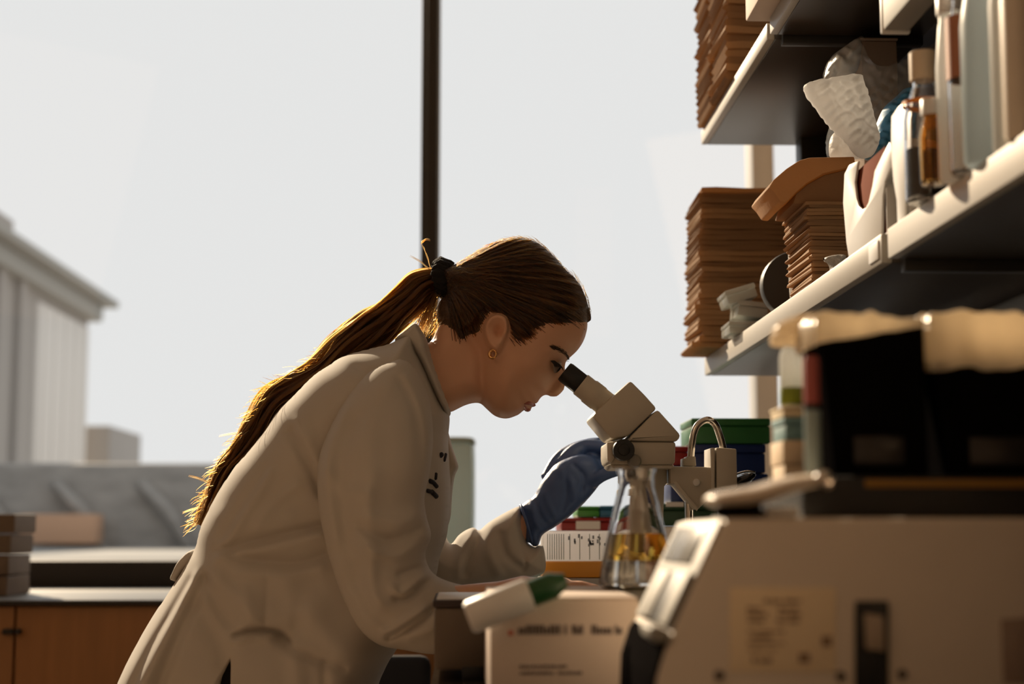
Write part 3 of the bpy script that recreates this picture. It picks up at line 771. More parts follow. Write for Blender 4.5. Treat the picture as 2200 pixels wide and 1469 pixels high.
# ---- glove on the left hand
YG = 2.33
gp = [(1117, 1087), (1122, 1083), (1134, 1074), (1146, 1066), (1163, 1034), (1178, 1014), (1192, 998), (1215, 985), (1245, 975), (1275, 980), (1292, 1000), (1300, 1028), (1291, 1038), (1272, 1062), (1252, 1084), (1222, 1111), (1191, 1133), (1166, 1149), (1157, 1171), (1145, 1174), (1140, 1166), (1129, 1162), (1122, 1120)]
gpc = catmull(gp, 8, True)
g_f = folds([([(1230, 1000), (1252, 1025), (1248, 1055)], -.003, 4), ([(1200, 1010), (1225, 1040), (1235, 1075)], .002, 8), ([(1212, 1020), (1216, 1060), (1205, 1100)], -.002, 5), ([(1150, 1075), (1160, 1110), (1180, 1132)], -.0025, 4), ([(1140, 1085), (1148, 1120), (1165, 1145)], .002, 4), ([(1168, 1060), (1180, 1090), (1196, 1120)], .0015, 5)])
def h_gp(q):
    d = dist_poly(q, gpc) * inside(q, gpc)
    return np.maximum(.024 * G(d / 34) + g_f(q) * np.clip(d / 10, 0, 1), 0)
parts = [inflate_geo(gp, h_gp, YG, 4.0)]
def finger(pts, rad): return tube_geo([W3(*p) for p in catmull(pts, 5)], list(np.interp(np.linspace(0, 1, (len(pts) - 1) * 5 + 1), np.linspace(0, 1, len(rad)), rad)), 12)
parts.append(finger([(1205, 1000, 2.345), (1232, 972, 2.35), (1262, 958, 2.35), (1300, 960, 2.33), (1326, 968, 2.315)], [.0125, .0115, .0105, .0095, .0075]))     # index
parts.append(finger([(1250, 1005, 2.335), (1280, 985, 2.35), (1305, 985, 2.35), (1330, 990, 2.335)], [.0115, .0110, .0095, .0075]))                              # middle
parts.append(finger([(1262, 1022, 2.325), (1284, 1004, 2.33), (1306, 988, 2.335), (1328, 990, 2.325)], [.0110, .0100, .0088, .0070]))                            # ring
parts.append(finger([(1272, 1035, 2.315), (1292, 1022, 2.305), (1318, 1013, 2.300), (1336, 1012, 2.295)], [.0105, .0095, .0085, .0065]))                         # little
parts.append(finger([(1180, 1030, 2.345), (1200, 990, 2.355), (1232, 966, 2.36), (1268, 954, 2.352), (1290, 950, 2.34)], [.0140, .0120, .0105, .0095, .0075]))     # thumb
v, f = join_geo(parts); gl = mesh('glove', v, f, m_glove, pr); remesh(gl, .0022, 2)
cuff = [W3(x, y, YG) for x, y in [(1120, 1086), (1126, 1120), (1133, 1160)]]
# rolled cuff edge
cpts = []
for t in np.linspace(0, 2 * PI, 33):
    c = W3(1131 + 12.5 * math.cos(t), 1126 + 41 * math.cos(t), YG); c.y += .026 * math.sin(t); cpts.append(c)
tube('glove_cuff', cpts, .0022, m_glove, gl, 8)

# ---- hair
hair_out = [(958, 578), (973, 572), (1003, 556), (1029, 541), (1061, 525), (1094, 516), (1116, 514), (1142, 518), (1167, 531), (1193, 555), (1216, 581), (1240, 604), (1254, 628), (1263, 654), (1270, 682)]
hair_reg = hair_out + [(1263, 692)] + [tuple(p) for p in nk([(1238, 692), (1195, 696), (1160, 706), (1144, 716), (1134, 726), (1120, 733), (1104, 732), (1095, 718), (1092, 702), (1086, 682), (1068, 673), (1050, 680), (1040, 696), (1030, 710), (1005, 722), (972, 728)], .968)] + [(946, 712), (940, 694), (938, 672), (944, 648), (958, 632), (952, 620), (946, 600), (948, 584)]
hair_full = hair_out + [(1264, 720), (1230, 790), (1170, 850), (1080, 880), (1010, 820), (975, 760), (946, 712), (940, 694), (938, 672), (944, 648), (958, 632), (952, 620), (946, 600), (948, 584)]
hfc = catmull(hair_full, 6, True); hrc = catmull(hair_reg, 6, True)
HL = [tuple(p) for p in hair_reg[len(hair_out) + 1:len(hair_out) + 17]]
hairline = catmull([(1270, 684), (1263, 692)] + HL + [(946, 712)], 8)
TIE = np.array([950., 598.])
nz = rng.normal(0, 1, 400)
def comb(q):
    a = np.arctan2(q[:, 1] - TIE[1], q[:, 0] - TIE[0]); r = np.linalg.norm(q - TIE, axis=1)
    u = (a + 1.6) * 55 + r * .008
    i = np.floor(u).astype(int); t = u - i
    return (nz[i % 400] * (1 - sstep(t)) + nz[(i + 1) % 400] * sstep(t))
def h_hair(q):
    hf = .079 * G((dist_poly(q, hfc) * inside(q, hfc)) / 92)
    hb = h_body2(q) * (inside(q, bo_c))
    e = np.clip(dist_poly(q, hairline, False) / 12, 0, 1)
    base = np.where(inside(q, bo_c), np.maximum(hb + .0065 * sstep(e) - .0022, 0), 0)
    edge = np.clip(dist_poly(q, hfc) / 14, 0, 1)
    h = np.maximum(hf * (1 if True else 0), np.where(inside(q, bo_c), base, 0)) if False else hf
    # sink under the skin right at the hairline so it ends cleanly
    far_in = dist_poly(q, hairline, False)
    h = np.where(far_in < 22, np.minimum(h, hb + .0060 * sstep(far_in / 22) - .0004), h)
    h = np.where(edge < 1, np.minimum(h, hf + 0), h)
    r = np.linalg.norm(q - TIE, axis=1)
    h = np.maximum(h, .006 * edge) + .0019 * comb(q) * np.clip(dist_poly(q, hfc) / 12, 0, 1) * np.clip(far_in / 14, 0, 1) * np.clip(r / 60, .2, 1)
    h = np.maximum(h, 0) * np.clip(edge * 3, 0, 1)
    return np.where((far_in >= 22) & (hb > 0), np.maximum(h, hb + .0028), h)
hair = inflate('hair', hair_reg, h_hair, YP, 3.0, m_hairbase, pr)
lines = []
starts = list(catmull([(1268, 684)] + HL[:6], 20))
top = list(catmull(hair_out[2:], 10))
back = list(catmull(HL[-4:] + [(946, 708), (940, 690)], 14))
mid = list(catmull(HL[9:13], 10))
pool = starts * 4 + top * 3 + back * 3 + mid * 2
ctl = []
for k in range(4200):
    p0 = np.array(pool[random.randrange(len(pool))]) + rng.normal(0, 3, 2)
    if random.random() < .45: p0 = p0 + (p0 - TIE) / np.linalg.norm(p0 - TIE) * abs(rng.normal(0, 9)) * (p0[1] > 660)
    tie = TIE + np.array([rng.normal(2, 3), rng.normal(0, 15)])
    s = random.random() ** 1.6 * .75
    sd = -1 if random.random() < .7 else 1
    mp = (p0 + tie) / 2 + np.array([0, -.10 * np.linalg.norm(p0 - tie) * random.uniform(.2, 1.2)])
    n = 12
    t = np.linspace(s, 1, n)[:, None]
    path = (1 - t) ** 2 * p0 + 2 * t * (1 - t) * mp + t ** 2 * tie
    ctl.append((path, sd))
allq = np.concatenate([c[0] for c in ctl])
inr = inside(allq, hrc); inh = ((inr & ~inside(allq, ear_poly)) | (inside(allq, bo_c) & ~inside(allq, ear_poly) & ((allq[:, 0] > 1080) | (dist_poly(allq, hairline, False) < 9)))) & (dist_poly(allq, hfc) > 2.5)
hh = np.maximum(np.where(inr, h_hair(allq), 0), np.where(inside(allq, bo_c), h_body2(allq), 0)); w0 = PA(allq, YP)
i0 = 0
for path, sd in ctl:
    n = len(path); ok = inh[i0:i0 + n]
    if ok[:-1].all():
        off = random.uniform(.0002, .0020)
        w_ = w0[i0:i0 + n].copy(); w_[:, 1] = YP + sd * (hh[i0:i0 + n] + off)
        lines.append(w_)
    i0 += n
for k in range(320):                    # fine short hairs along the temple and before the ear
    p0 = np.array(HL[random.randrange(3, 8)]) * .5 + np.array(HL[random.randrange(3, 8)]) * .5 + rng.normal(0, 5, 2)
    dv = (TIE - p0) / np.linalg.norm(TIE - p0) * random.uniform(18, 46) + np.array([0, rng.normal(-4, 4)])
    path = p0 + np.linspace(0, 1, 7)[:, None] * dv
    if inside(path, ear_poly).any(): continue
    ir = inside(path, hrc); hq = np.maximum(np.where(ir, h_hair(path), 0), h_body2(path))
    w_ = PA(path, YP); w_[:, 1] = YP - hq - random.uniform(.0001, .0012); lines.append(w_)
strands('hair_strands', lines, .00032, m_hair, hair)
# short fly-aways along the crown
lines = []
for k in range(120):
    i = random.randrange(len(top) - 1); p = np.array(top[i]); d = np.array(top[max(i - 1, 0)]) - np.array(top[i + 1]); d /= np.linalg.norm(d) + 1e-6
    nrm = np.array([-d[1], d[0]]); nrm = nrm if nrm[1] < 0 else -nrm
    L = random.uniform(15, 45); yy = YP + rng.normal(0, .012)
    l = [P(*(p + d * L * t + nrm * (random.uniform(1, 6) * t * (1.2 - t) * 2)), yy) for t in np.linspace(0, 1, 6)]
    lines.append(l)
strands('stray_hairs', lines, .00018, m_tail, hair)
# scrunchie
tp = [P(x, y, YP) for x, y in [(944, 562), (958, 566), (966, 590), (968, 614), (960, 628), (944, 626), (936, 606), (936, 580)]]
parts = []
for k in range(18):
    t = 2 * PI * k / 18
    c = P(951 + 4 * math.cos(t * 3), 597 + 31 * math.sin(t), YP); c.y += .033 * math.cos(t)
    parts.append(tube_geo([c + Vector((-.011, 0, 0)), c + Vector((-.005, random.uniform(-.002, .002), .002)), c + Vector((.005, random.uniform(-.002, .002), -.002)), c + Vector((.011, 0, 0))], [.005, .0078, .0078, .005], 8))
v, f = join_geo(parts); mesh('hair_tie', v, f, m_tie, pr)
# ponytail
guide = catmull([(956, 598), (932, 600), (902, 612), (872, 642), (832, 676), (786, 706), (736, 745), (690, 792), (636, 826), (588, 858), (552, 915), (520, 968), (488, 1010), (464, 1060), (444, 1100), (426, 1134)], 4)
hw = np.interp(np.linspace(0, 1, len(guide)), [0, .06, .14, .24, .32, .40, .50, .60, .68, .76, .86, .94, 1], [22, 27, 36, 34, 40, 36, 27, 32, 27, 22, 24, 18, 10])
tan = np.gradient(guide, axis=0); tan /= np.linalg.norm(tan, axis=1)[:, None]; nor = np.stack([tan[:, 1], -tan[:, 0]], 1)   # upward side
def lock(count, spread_lo, spread_hi, t0, t1, ysd, wob, rag=0.0, clumps=46):
    out = []; cl = []
    for k in range(clumps):
        cl.append((random.uniform(spread_lo, spread_hi), rng.normal(0, ysd), random.random() * 6.28, random.uniform(.6, 1.5), random.uniform(.75, 1.0), random.uniform(.5, 1.6)))
    for k in range(count):
        u0, y0, ph, fr, end, am = cl[k % clumps]
        u = u0 + rng.normal(0, .05); yy = y0 + rng.normal(0, .0022); ph2 = ph + rng.normal(0, .12)
        a = int(t0 * (len(guide) - 1)); b = int(min(1, t1 * end - random.random() ** 2 * .15) * (len(guide) - 1)) if rag or t1 < 1 else int((t1 - random.random() ** 3 * .25) * (len(guide) - 1))
        l = []
        for i in range(a, b + 1):
            f_ = (i - a) / max(1, b - a)
            off = u * hw[i] + wob * am * math.sin(ph2 + fr * i * .30) * min(1, f_ * 3) + rag * max(0, f_ - .7) * 3 * am
            p = guide[i] + nor[i] * (-off)
            l.append(P(p[0], p[1], YP + yy * min(1, .45 + i * .06) + .005 * math.sin(ph2 * 1.7 + i * .25) * min(1, i * .1)))
        if len(l) > 3: out.append(l)
    return out
nor = -nor
lines = lock(2900, -.95, .9, 0, 1.0, .014, 6, clumps=60) + lock(700, -.2, 1.05, 0, .6, .012, 9, clumps=26) + lock(420, .55, 1.15, .1, 1.0, .012, 8, 9, clumps=34)
strands('ponytail', lines, .00036, m_tail, pr)
# loose wisps hanging under the tie and ragged ends
lines = []
for k in range(150):
    p0 = np.array([938 + rng.normal(0, 5), 632 + rng.normal(0, 4)]); p2 = np.array([908 + rng.normal(0, 12), 712 + rng.normal(0, 8)]); p1 = (p0 + p2) / 2 + np.array([rng.normal(-6, 6), rng.normal(0, 5)])
    t = np.linspace(0, 1, 10)[:, None]; path = (1 - t) ** 2 * p0 + 2 * t * (1 - t) * p1 + t ** 2 * p2
    yy = YP + rng.normal(0, .012); lines.append([P(x, y, yy) for x, y in path])
for k in range(90):
    p0 = np.array([946 + rng.normal(0, 5), 690 + rng.normal(0, 22)]); p2 = p0 + np.array([-random.uniform(6, 22), random.uniform(10, 40)]); p1 = (p0 + p2) / 2 + rng.normal(0, 4, 2)
    t = np.linspace(0, 1, 8)[:, None]; path = (1 - t) ** 2 * p0 + 2 * t * (1 - t) * p1 + t ** 2 * p2
    yy = YP + rng.normal(0, .012); lines.append([P(x, y, yy) for x, y in path])
for k in range(330):
    i = int(random.uniform(.25, .99) ** .6 * (len(guide) - 1)); p0 = guide[i] + nor[i] * hw[i] * random.uniform(-.9, -.2) * (-1)
    L = random.uniform(18, 52); dv = tan[i] * L * .8 + nor[i] * random.uniform(2, 26)
    t = np.linspace(0, 1, 8)[:, None]; path = p0 + dv * t + nor[i] * (rng.normal(0, 5) * np.sin(t * 3))
    yy = YP + rng.normal(0, .014); lines.append([P(x, y, yy) for x, y in path])
for x0, y0, x1_, y1_ in [(930, 585, 880, 548), (560, 930, 470, 935), (470, 1050, 405, 1020), (452, 1090, 392, 1100), (925, 575, 905, 520), (905, 520, 925, 515)]:
    for k in range(4):
        t = np.linspace(0, 1, 8); lines.append([P(x0 + (x1_ - x0) * a + rng.normal(0, .6), y0 + (y1_ - y0) * a - 10 * math.sin(a * 3.1) * .5 + k * 1.2, YP + .004 * k) for a in t])
strands('loose_hair', lines, .00024, m_tail, pr)

# ------------------------------------------------------------------ the microscope
YM = 2.2
ms = thing('microscope', 'beige stereo microscope with black eyecups on the bench', 'microscope', (P(1400, 1390, YM).x, YM, BZ))
hd = prism('head_housing', [(1271, 895), (1283, 880), (1353, 818), (1384, 849), (1410, 878), (1348, 938), (1312, 944)], YM - .058, YM + .058, m_beige, ms, .004, YM - .05)
prism('lower_housing', [(1411, 880), (1440, 912), (1461, 936), (1453, 949), (1352, 948), (1350, 941)], YM - .060, YM + .060, m_beige, ms, .004, YM - .05)
prism('zoom_body', [(1305, 948), (1451, 949), (1449, 998), (1310, 998), (1305, 985)], YM - .056, YM + .056, m_beige, ms, .004, YM - .05)
prism('zoom_step', [(1310, 998), (1449, 998), (1447, 1006), (1318, 1006)], YM - .050, YM + .050, m_beige2, ms, .002, YM - .05)
prism('front_plate', [(1303, 950), (1318, 950), (1320, 985), (1312, 996), (1304, 988)], YM - .060, YM - .05, m_beige2, ms, .002, YM - .055)
ax = Vector((math.cos(math.radians(38.5)), 0, -math.sin(math.radians(38.5))))
for sd in (-1, 1):
    yy = YM - .004 + sd * .031
    a0 = P(1212, 797, yy); a0.y = yy
    k = S * YM / yy
    e1 = a0 + ax * .029; e2 = e1 + ax * .012; e3 = a0 + ax * .067
    cup = lathe('eyecup', [(0, .004), (.0105, .004), (.0125, 0), (.0142, .0005), (.0152, .004), (.0152, .028), (.0146, .029), (0, .029)], m_black, ms, axis_mtx(a0, e3), 36)
    lathe('eye_lens', [(0, .0042), (.006, .0040), (.0095, .0030)], m_glass, cup, axis_mtx(a0, e3), 24)
    lathe('eyepiece_tube', [(0, .029), (.0163, .029), (.0168, .030), (.0168, .043), (.0180, .0445), (.0180, .060), (.0172, .062), (.0172, .10), (0, .10)], m_beige, ms, axis_mtx(a0, e3), 36)
for sd in (-1, 1):
    yk = YM + sd * .056
    kc = P(1339, 967, YM - .07)
    kn = lathe('focus_knob', [(0, 0), (.0120, 0), (.0120, .006), (.0140, .007), (.0147, .009), (.0147, .022), (.0138, .024), (0, .0245)], m_black, ms, axis_mtx((kc.x, yk, kc.z), (kc.x, yk + sd, kc.z)), 36)
    for j in range(24):
        a = 2 * PI * j / 24; c = Vector((kc.x + .0147 * math.cos(a), 0, kc.z + .0147 * math.sin(a)))
    cyl('knob_cap', (kc.x, yk + sd * .024, kc.z), (kc.x, yk + sd * .027, kc.z), .008, m_black, kn, 24)
# objective carrier down to the stage
ct = P(1380, 1006, YM); 
lathe('objective', [(0, 0), (.034, 0), (.034, .02), (.030, .025), (.027, .10), (.023, .125), (0, .126)], m_beige, ms, axis_mtx((ct.x, YM, ct.z), (ct.x, YM, ct.z - 1)), 40)
box('lever', P(1323, 1055, YM).x, P(1330, 1055, YM).x + .012, YM - .03, YM - .01, P(1330, 1069, YM).z, P(1330, 1052, YM).z, m_beige2, ms, bev=.002)
kq = P(1364, 990, YM - .068)
lathe('side_knob', [(0, 0), (.006, 0), (.009, .004), (.0095, .012), (.007, .017), (0, .018)], m_panel, ms, axis_mtx((kq.x, YM - .052, kq.z), (kq.x, YM - .2, kq.z)), 24)
# arm, bracket, pillar and base
prism('arm', [(1440, 1001), (1535, 1003), (1538, 1058), (1498, 1096), (1450, 1038), (1440, 1040)], YM - .028, YM + .028, m_beige, ms, .003, YM - .028)
prism('arm_lit_edge', [(1447, 1036), (1453, 1034), (1501, 1092), (1497, 1098)], YM - .030, YM - .028, m_beige2, ms, .0005, YM - .03)  # paler strip paints in the sunlit lower edge of the arm
prism('clamp_plate', [(1527, 962), (1535, 962), (1535, 1050), (1527, 1050)], YM - .034, YM + .03, m_beige2, ms, .001, YM - .03)
prism('clamp_block', [(1538, 961), (1582, 964), (1584, 1046), (1539, 1050)], YM - .032, YM + .032, m_beige, ms, .002, YM - .03)
sc_ = P(1496, 1036, YM - .03); cyl('screw', (sc_.x, YM - .028, sc_.z), (sc_.x, YM - .032, sc_.z), .0052, m_white, ms, 20, .001)
xp, zp = P(1560, 1000, YM).x, P(1560, 1040, YM).z
cyl('pillar', (xp, YM, BZ + .02), (xp, YM, zp), .013, m_chrome, ms)
box('stage_base', ct.x - .085, xp + .05, YM - .09, YM + .10, BZ + .001, BZ + .022, m_beige, ms, bev=.006)
cyl('stage_plate', (ct.x, YM, BZ + .022), (ct.x, YM, BZ + .026), .045, m_white, ms)
# gooseneck lamp
gn = thing('gooseneck_lamp', 'chrome gooseneck lamp with black oval head behind the microscope arm', 'lamp', (P(1482, 990, YM).x, YM + .01, BZ))
gpts = catmull([(1484, 985), (1486, 960), (1491, 930), (1501, 911), (1519, 902), (1536, 911), (1547, 938), (1556, 972), (1566, 1008), (1574, 1028)], 5)
tube('neck', [P(x, y, YM + .005) for x, y in gpts], .0050, m_chrome, gn, 14)
prism('socket', [(1468, 984), (1474, 984), (1476, 980), (1494, 980), (1496, 1001), (1468, 1001)], YM - .012, YM + .018, m_beige, gn, .001, YM - .012)
hp = [(1540, 1056), (1553, 1040), (1575, 1024), (1600, 1015), (1622, 1016), (1618, 1030), (1598, 1046), (1570, 1056)]
hpc = catmull(hp, 6, True)
inflate('lamp_head', hp, lambda q: .026 * G(dist_poly(q, hpc) * inside(q, hpc) / 16), YM + .005, 4, M('gloss_black', (.01, .01, .01), .15), gn)
tube('head_rim', [P(x, y, YM - .008) for x, y in catmull([(1538, 1054), (1553, 1037), (1575, 1021), (1602, 1012), (1622, 1014)], 4)], .0013, m_chrome, gn, 8)
cyl('stem', (P(1482, 990, YM).x, YM + .012, BZ + .001), (P(1482, 990, YM).x, YM + .012, P(1482, 1000, YM).z), .006, m_chrome, gn)

# ------------------------------------------------------------------ things around the microscope
def carton(name, label, cat, x0, x1, Y0, Y1, z0, z1, mat, group=None, lid=None, lidmat=None, bev=.003):
    t = thing(name, label, cat, ((x0 + x1) / 2, (Y0 + Y1) / 2, z0), group)
    h = z1 - z0; zl = z1 - (lid if lid else h * .3)
    box('body', x0, x1, Y0, Y1, z0, zl - .0006, mat, t, bev=bev)
    box('lid', x0 - .0012, x1 + .0012, Y0 - .0012, Y1 + .0012, zl, z1, lidmat or mat, t, bev=bev)
    return t
# stack behind the microscope at the right
Ya = 2.75
def stackbox(px0, px1, py0, py1, Y, depth, name, label, mat, cat='box', lm=None, zbot=None):
    a = P(px0, py0, Y); b = P(px1, py1, Y)
    return carton(name, label, cat, a.x, b.x, Y, Y + depth, b.z if zbot is None else zbot, a.z, mat, lidmat=lm)
stackbox(1486, 1655, 898, 953, Ya, .14, 'storage_box', 'dark green plastic storage box topmost behind the gooseneck lamp', m_green)
stackbox(1492, 1645, 954, 1016, Ya, .14, 'storage_box', 'navy plastic storage box just under the dark green one', m_navy)
stackbox(1488, 1650, 1017, 1080, Ya, .14, 'storage_box', 'navy storage box second below the dark green one', m_navy)
t = stackbox(1410, 1655, 1081, 1130, Ya - .02, .17, 'storage_box', 'wide dark green storage box low behind the microscope arm', M('deep_green', (.012, .06, .025), .4))
box('white_label', P(1432, 1083, Ya - .03).x, P(1470, 1083, Ya - .03).x, Ya - .024, Ya - .021, P(1440, 1088, Ya - .03).z, P(1440, 1078, Ya - .03).z, m_white, t, bev=0)
stackbox(1405, 1660, 1131, 1335, Ya - .02, .17, 'storage_box', 'tall white storage box at the foot of the stack behind the microscope', m_white, zbot=BZ + .001)
stackbox(1444, 1480, 958, 1000, Ya + .01, .12, 'storage_box', 'small dark red box beside the navy box behind the microscope', m_redp)
stackbox(1440, 1484, 1001, 1080, Ya + .005, .12, 'storage_box', 'small navy box under the small dark red box', m_navy)
# lower stack left of the flask
Yb = 2.85
stackbox(1240, 1288, 1087, 1111, Yb, .12, 'tube_box', 'small bright green tube box on top of the red box below the gloved hand', m_green2)
stackbox(1289, 1342, 1086, 1111, Yb, .12, 'tube_box', 'small blue tube box on top of the red box below the gloved hand', m_teal)
t = stackbox(1205, 1345, 1112, 1141, Yb - .01, .15, 'tube_box', 'flat red tube box with cream label below the gloved hand', m_redp)
box('cream_label', P(1238, 1120, Yb - .02).x, P(1290, 1120, Yb - .02).x, Yb - .0135, Yb - .0112, P(1240, 1137, Yb - .02).z, P(1240, 1119, Yb - .02).z, m_white, t, bev=0)
stackbox(1205, 1345, 1142, 1330, Yb - .01, .15, 'tube_box', 'tall white box under the red tube box', m_white, zbot=BZ + .001)
# tip rack, orange below
Yt = 2.42
tr = thing('tip_rack', 'white ribbed pipette tip rack with orange base under the gloved hand', 'rack', (P(1245, 1240, Yt).x, Yt, P(1245, 1241, Yt).z))
xa, xb_ = P(1167, 1200, Yt).x, P(1345, 1200, Yt).x; z0, zm, z1 = P(1245, 1241, Yt).z, P(1245, 1206, Yt).z, P(1245, 1141, Yt).z
box('orange_base', xa - .001, xb_ + .001, Yt - .001, Yt + .085, z0, zm, m_orange, tr, bev=.003)
box('lid', xa + .0, xb_, Yt, Yt + .084, zm + .0005, z1, translucent(M('white_lid', (.85, .86, .86), .3), (.95, .97, 1.0), .7), tr, bev=.003)
for k in range(12):
    x = xa + .006 + k * .0035 if k < 8 else xa + .040 + (k - 8) * .015
    box('rib', x, x + .0012, Yt - .0022, Yt, zm + .003, z1 - .004, M('grey_rib', (.42, .46, .43), .4) if k == 0 else bpy.data.materials['grey_rib'], tr, bev=.0003)
strokes = []
for k in range(26):
    x = xa + .036 + (xb_ - xa - .05) * random.random(); z = z1 - .008 - .016 * random.random() 
    strokes.append((x, z))
bm = bmesh.new()
for x, z in strokes: bm_box(bm, x, x + .0025, Yt - .0028, Yt - .0001, z, z + .002 + .004 * random.random())
from_bm('tip_marks', bm, M('grey_mark', (.42, .44, .46), .5), tr)['kind'] = 'stuff'
box('tip_tray', xa + .01, xb_ - .01, Yt + .01, Yt + .07, z1, z1 + .001, m_white, tr, bev=.0003)
carton('tip_rack_stand', 'plain grey box under the orange based tip rack', 'box', xa - .004, xb_ + .004, Yt - .004, Yt + .09, BZ + .001, z0 - .0006, M('plain_grey', (.45, .42, .38), .5))

# ------------------------------------------------------------------ foreground on the bench
# small instrument with white top and dark rim
Yi = 1.72
ib = thing('stirrer', 'small grey stirrer with white plate and black rim at the bench edge', 'instrument', (P(1040, 1440, Yi).x, Yi + .1, BZ))
xi0, xi1 = P(929, 1350, Yi).x, P(1178, 1350, Yi).x
zt_, zr_ = P(1000, 1286, Yi).z, P(1000, 1305, Yi).z
box('housing', xi0 + .002, xi1 - .002, Yi + .002, Yi + .19, BZ + .010, zr_, M('grey_brown_housing', (.15, .115, .085), .5), ib, bev=.004)
box('rim', xi0, xi1, Yi, Yi + .195, zr_, zt_ - .0012, M('dark_rim', (.035, .022, .022), .4), ib, bev=.002)
box('plate', xi0 + .004, xi1 - .004, Yi + .004, Yi + .19, zt_ - .0012, zt_, m_white, ib, bev=.0005)
for x in (xi0 + .045, xi1 - .03):
    for y in (Yi + .02, Yi + .17):
        cyl('foot', (x, y, BZ + .0005), (x, y, BZ + .012), .011, m_black, ib)
box('display', P(993, 1440, Yi).x, P(1040, 1440, Yi).x, Yi - .001, Yi + .004, P(1000, 1466, Yi).z + .003, P(1000, 1432, Yi).z, m_black, ib, bev=.001)

def dashes(bm, x0, x1, z0, z1, Y, rows, seed, fill=.85, t=.0008):
    r = random.Random(seed)
    for (za, zb_, xa_, xb2) in rows:
        x = x0 + (x1 - x0) * xa_
        while x < x0 + (x1 - x0) * xb2:
            wd = (x1 - x0) * r.uniform(.012, .03)
            zz0 = z0 + (z1 - z0) * za; zz1 = z0 + (z1 - z0) * zb_
            if r.random() < fill:
                bm_box(bm, x, x + wd * .75, Y - t, Y + t * .5, zz0, zz1 - (zz1 - zz0) * r.choice([0, 0, .3]))
            x += wd
# white carton
Yk = 1.40
cb = thing('carton', 'pinkish white cardboard box with dark printing in the foreground', 'box', (P(1210, 1500, Yk).x, Yk + .15, BZ))
xk0, xk1 = P(1052, 1400, Yk).x, P(1374, 1400, Yk).x; zk = P(1200, 1286, Yk).z
box('body', xk0, xk1, Yk, Yk + .30, BZ + .001, zk, m_card, cb, bev=.003)
box('top_flap', xk0 + .001, xk1 - .001, Yk + .002, Yk + .15, zk, zk + .0012, m_card, cb, bev=.0004)
box('top_flap', xk0 + .001, xk1 - .001, Yk + .152, Yk + .298, zk, zk + .0012, m_card, cb, bev=.0004)
bm = bmesh.new()
wz = lambda y: P(1200, y, Yk).z
bm_rows = [((wz(1362) - BZ) / (zk - BZ), (wz(1342) - BZ) / (zk - BZ), .19, .62), ((wz(1362) - BZ) / (zk - BZ), (wz(1342) - BZ) / (zk - BZ), .68, .88),
           ((wz(1434) - BZ) / (zk - BZ), (wz(1428) - BZ) / (zk - BZ), .2, .55), ((wz(1448) - BZ) / (zk - BZ), (wz(1442) - BZ) / (zk - BZ), .2, .6)]
dashes(bm, xk0, xk1, BZ, zk, Yk, bm_rows, 5, .95)
from_bm('printing', bm, m_print, cb)['kind'] = 'stuff'
box('red_mark', P(1092, 1350, Yk).x, P(1102, 1350, Yk).x, Yk - .0008, Yk + .001, wz(1364), wz(1354), m_red, cb, bev=0)
# marker pen resting across the stirrer and carton
pa, pb = P(1005, 1328, 1.383), P(1216, 1246, 1.383)
pen = thing('marker_pen', 'white capped marker with dark green barrel lying tilted against the white carton', 'pen', tuple(pa))
dv = (pb - pa); L = dv.length; mt = axis_mtx(pa, pb)
lathe('cap', [(0, 0), (.012, 0), (.0145, .003), (.0145, .056), (.0130, .058), (0, .058)], m_white, pen, mt, 28)
lathe('barrel', [(0, .058), (.0118, .058), (.0118, L * .86), (.009, L * .92), (.006, L), (0, L)], M('dark_green_barrel', (.02, .09, .03), .3), pen, mt, 28)
# flask on the carton
Yf = 1.60
fl = thing('conical_flask', 'clear glass conical flask with an amber liquid layer on a grey box behind the carton', 'flask', (P(1368, 1268, Yf).x, Yf, zk))
fx = P(1368, 1150, Yf).x; fz0 = zk + .002; fh = P(1368, 1006, Yf).z - fz0
prof_o = [(0, 0), (.034, 0), (.0375, .003), (.038, .008), (.0345, .030), (.0215, .088), (.0182, .100), (.0178, fh - .008), (.0200, fh - .003), (.0205, fh)]
prof_i = [(.0185, fh), (.0180, fh - .003), (.0163, fh - .009), (.0167, .100), (.0200, .0875), (.0330, .030), (.0362, .009), (.034, .003), (0, .002)]
lathe('glass', prof_o + prof_i, m_glass, fl, Matrix.Translation((fx, Yf, fz0)), 48)
lq = P(1368, 1146, Yf).z - fz0
lo = P(1368, 1204, Yf).z - fz0
rad_at = lambda z: float(np.interp(z, [.009, .030, .0875], [.0359, .0327, .0197]))
lathe('clear_liquid', [(0, .0026), (.0338, .0034), (.0359, .0092), (rad_at(.030), .030), (rad_at(lo), lo), (0, lo)], m_water, fl, Matrix.Translation((fx, Yf, fz0)), 48)
lathe('amber_layer', [(0, lo + .0004), (rad_at(lo), lo + .0004), (rad_at(lq), lq), (0, lq)], m_amber, fl, Matrix.Translation((fx, Yf, fz0)), 48)
carton('riser_box', 'grey box under the conical flask between carton and instrument', 'box', xk1 + .002, fx + .040, Yf - .045, Yf + .045, BZ + .001, zk + .0012, m_screen)
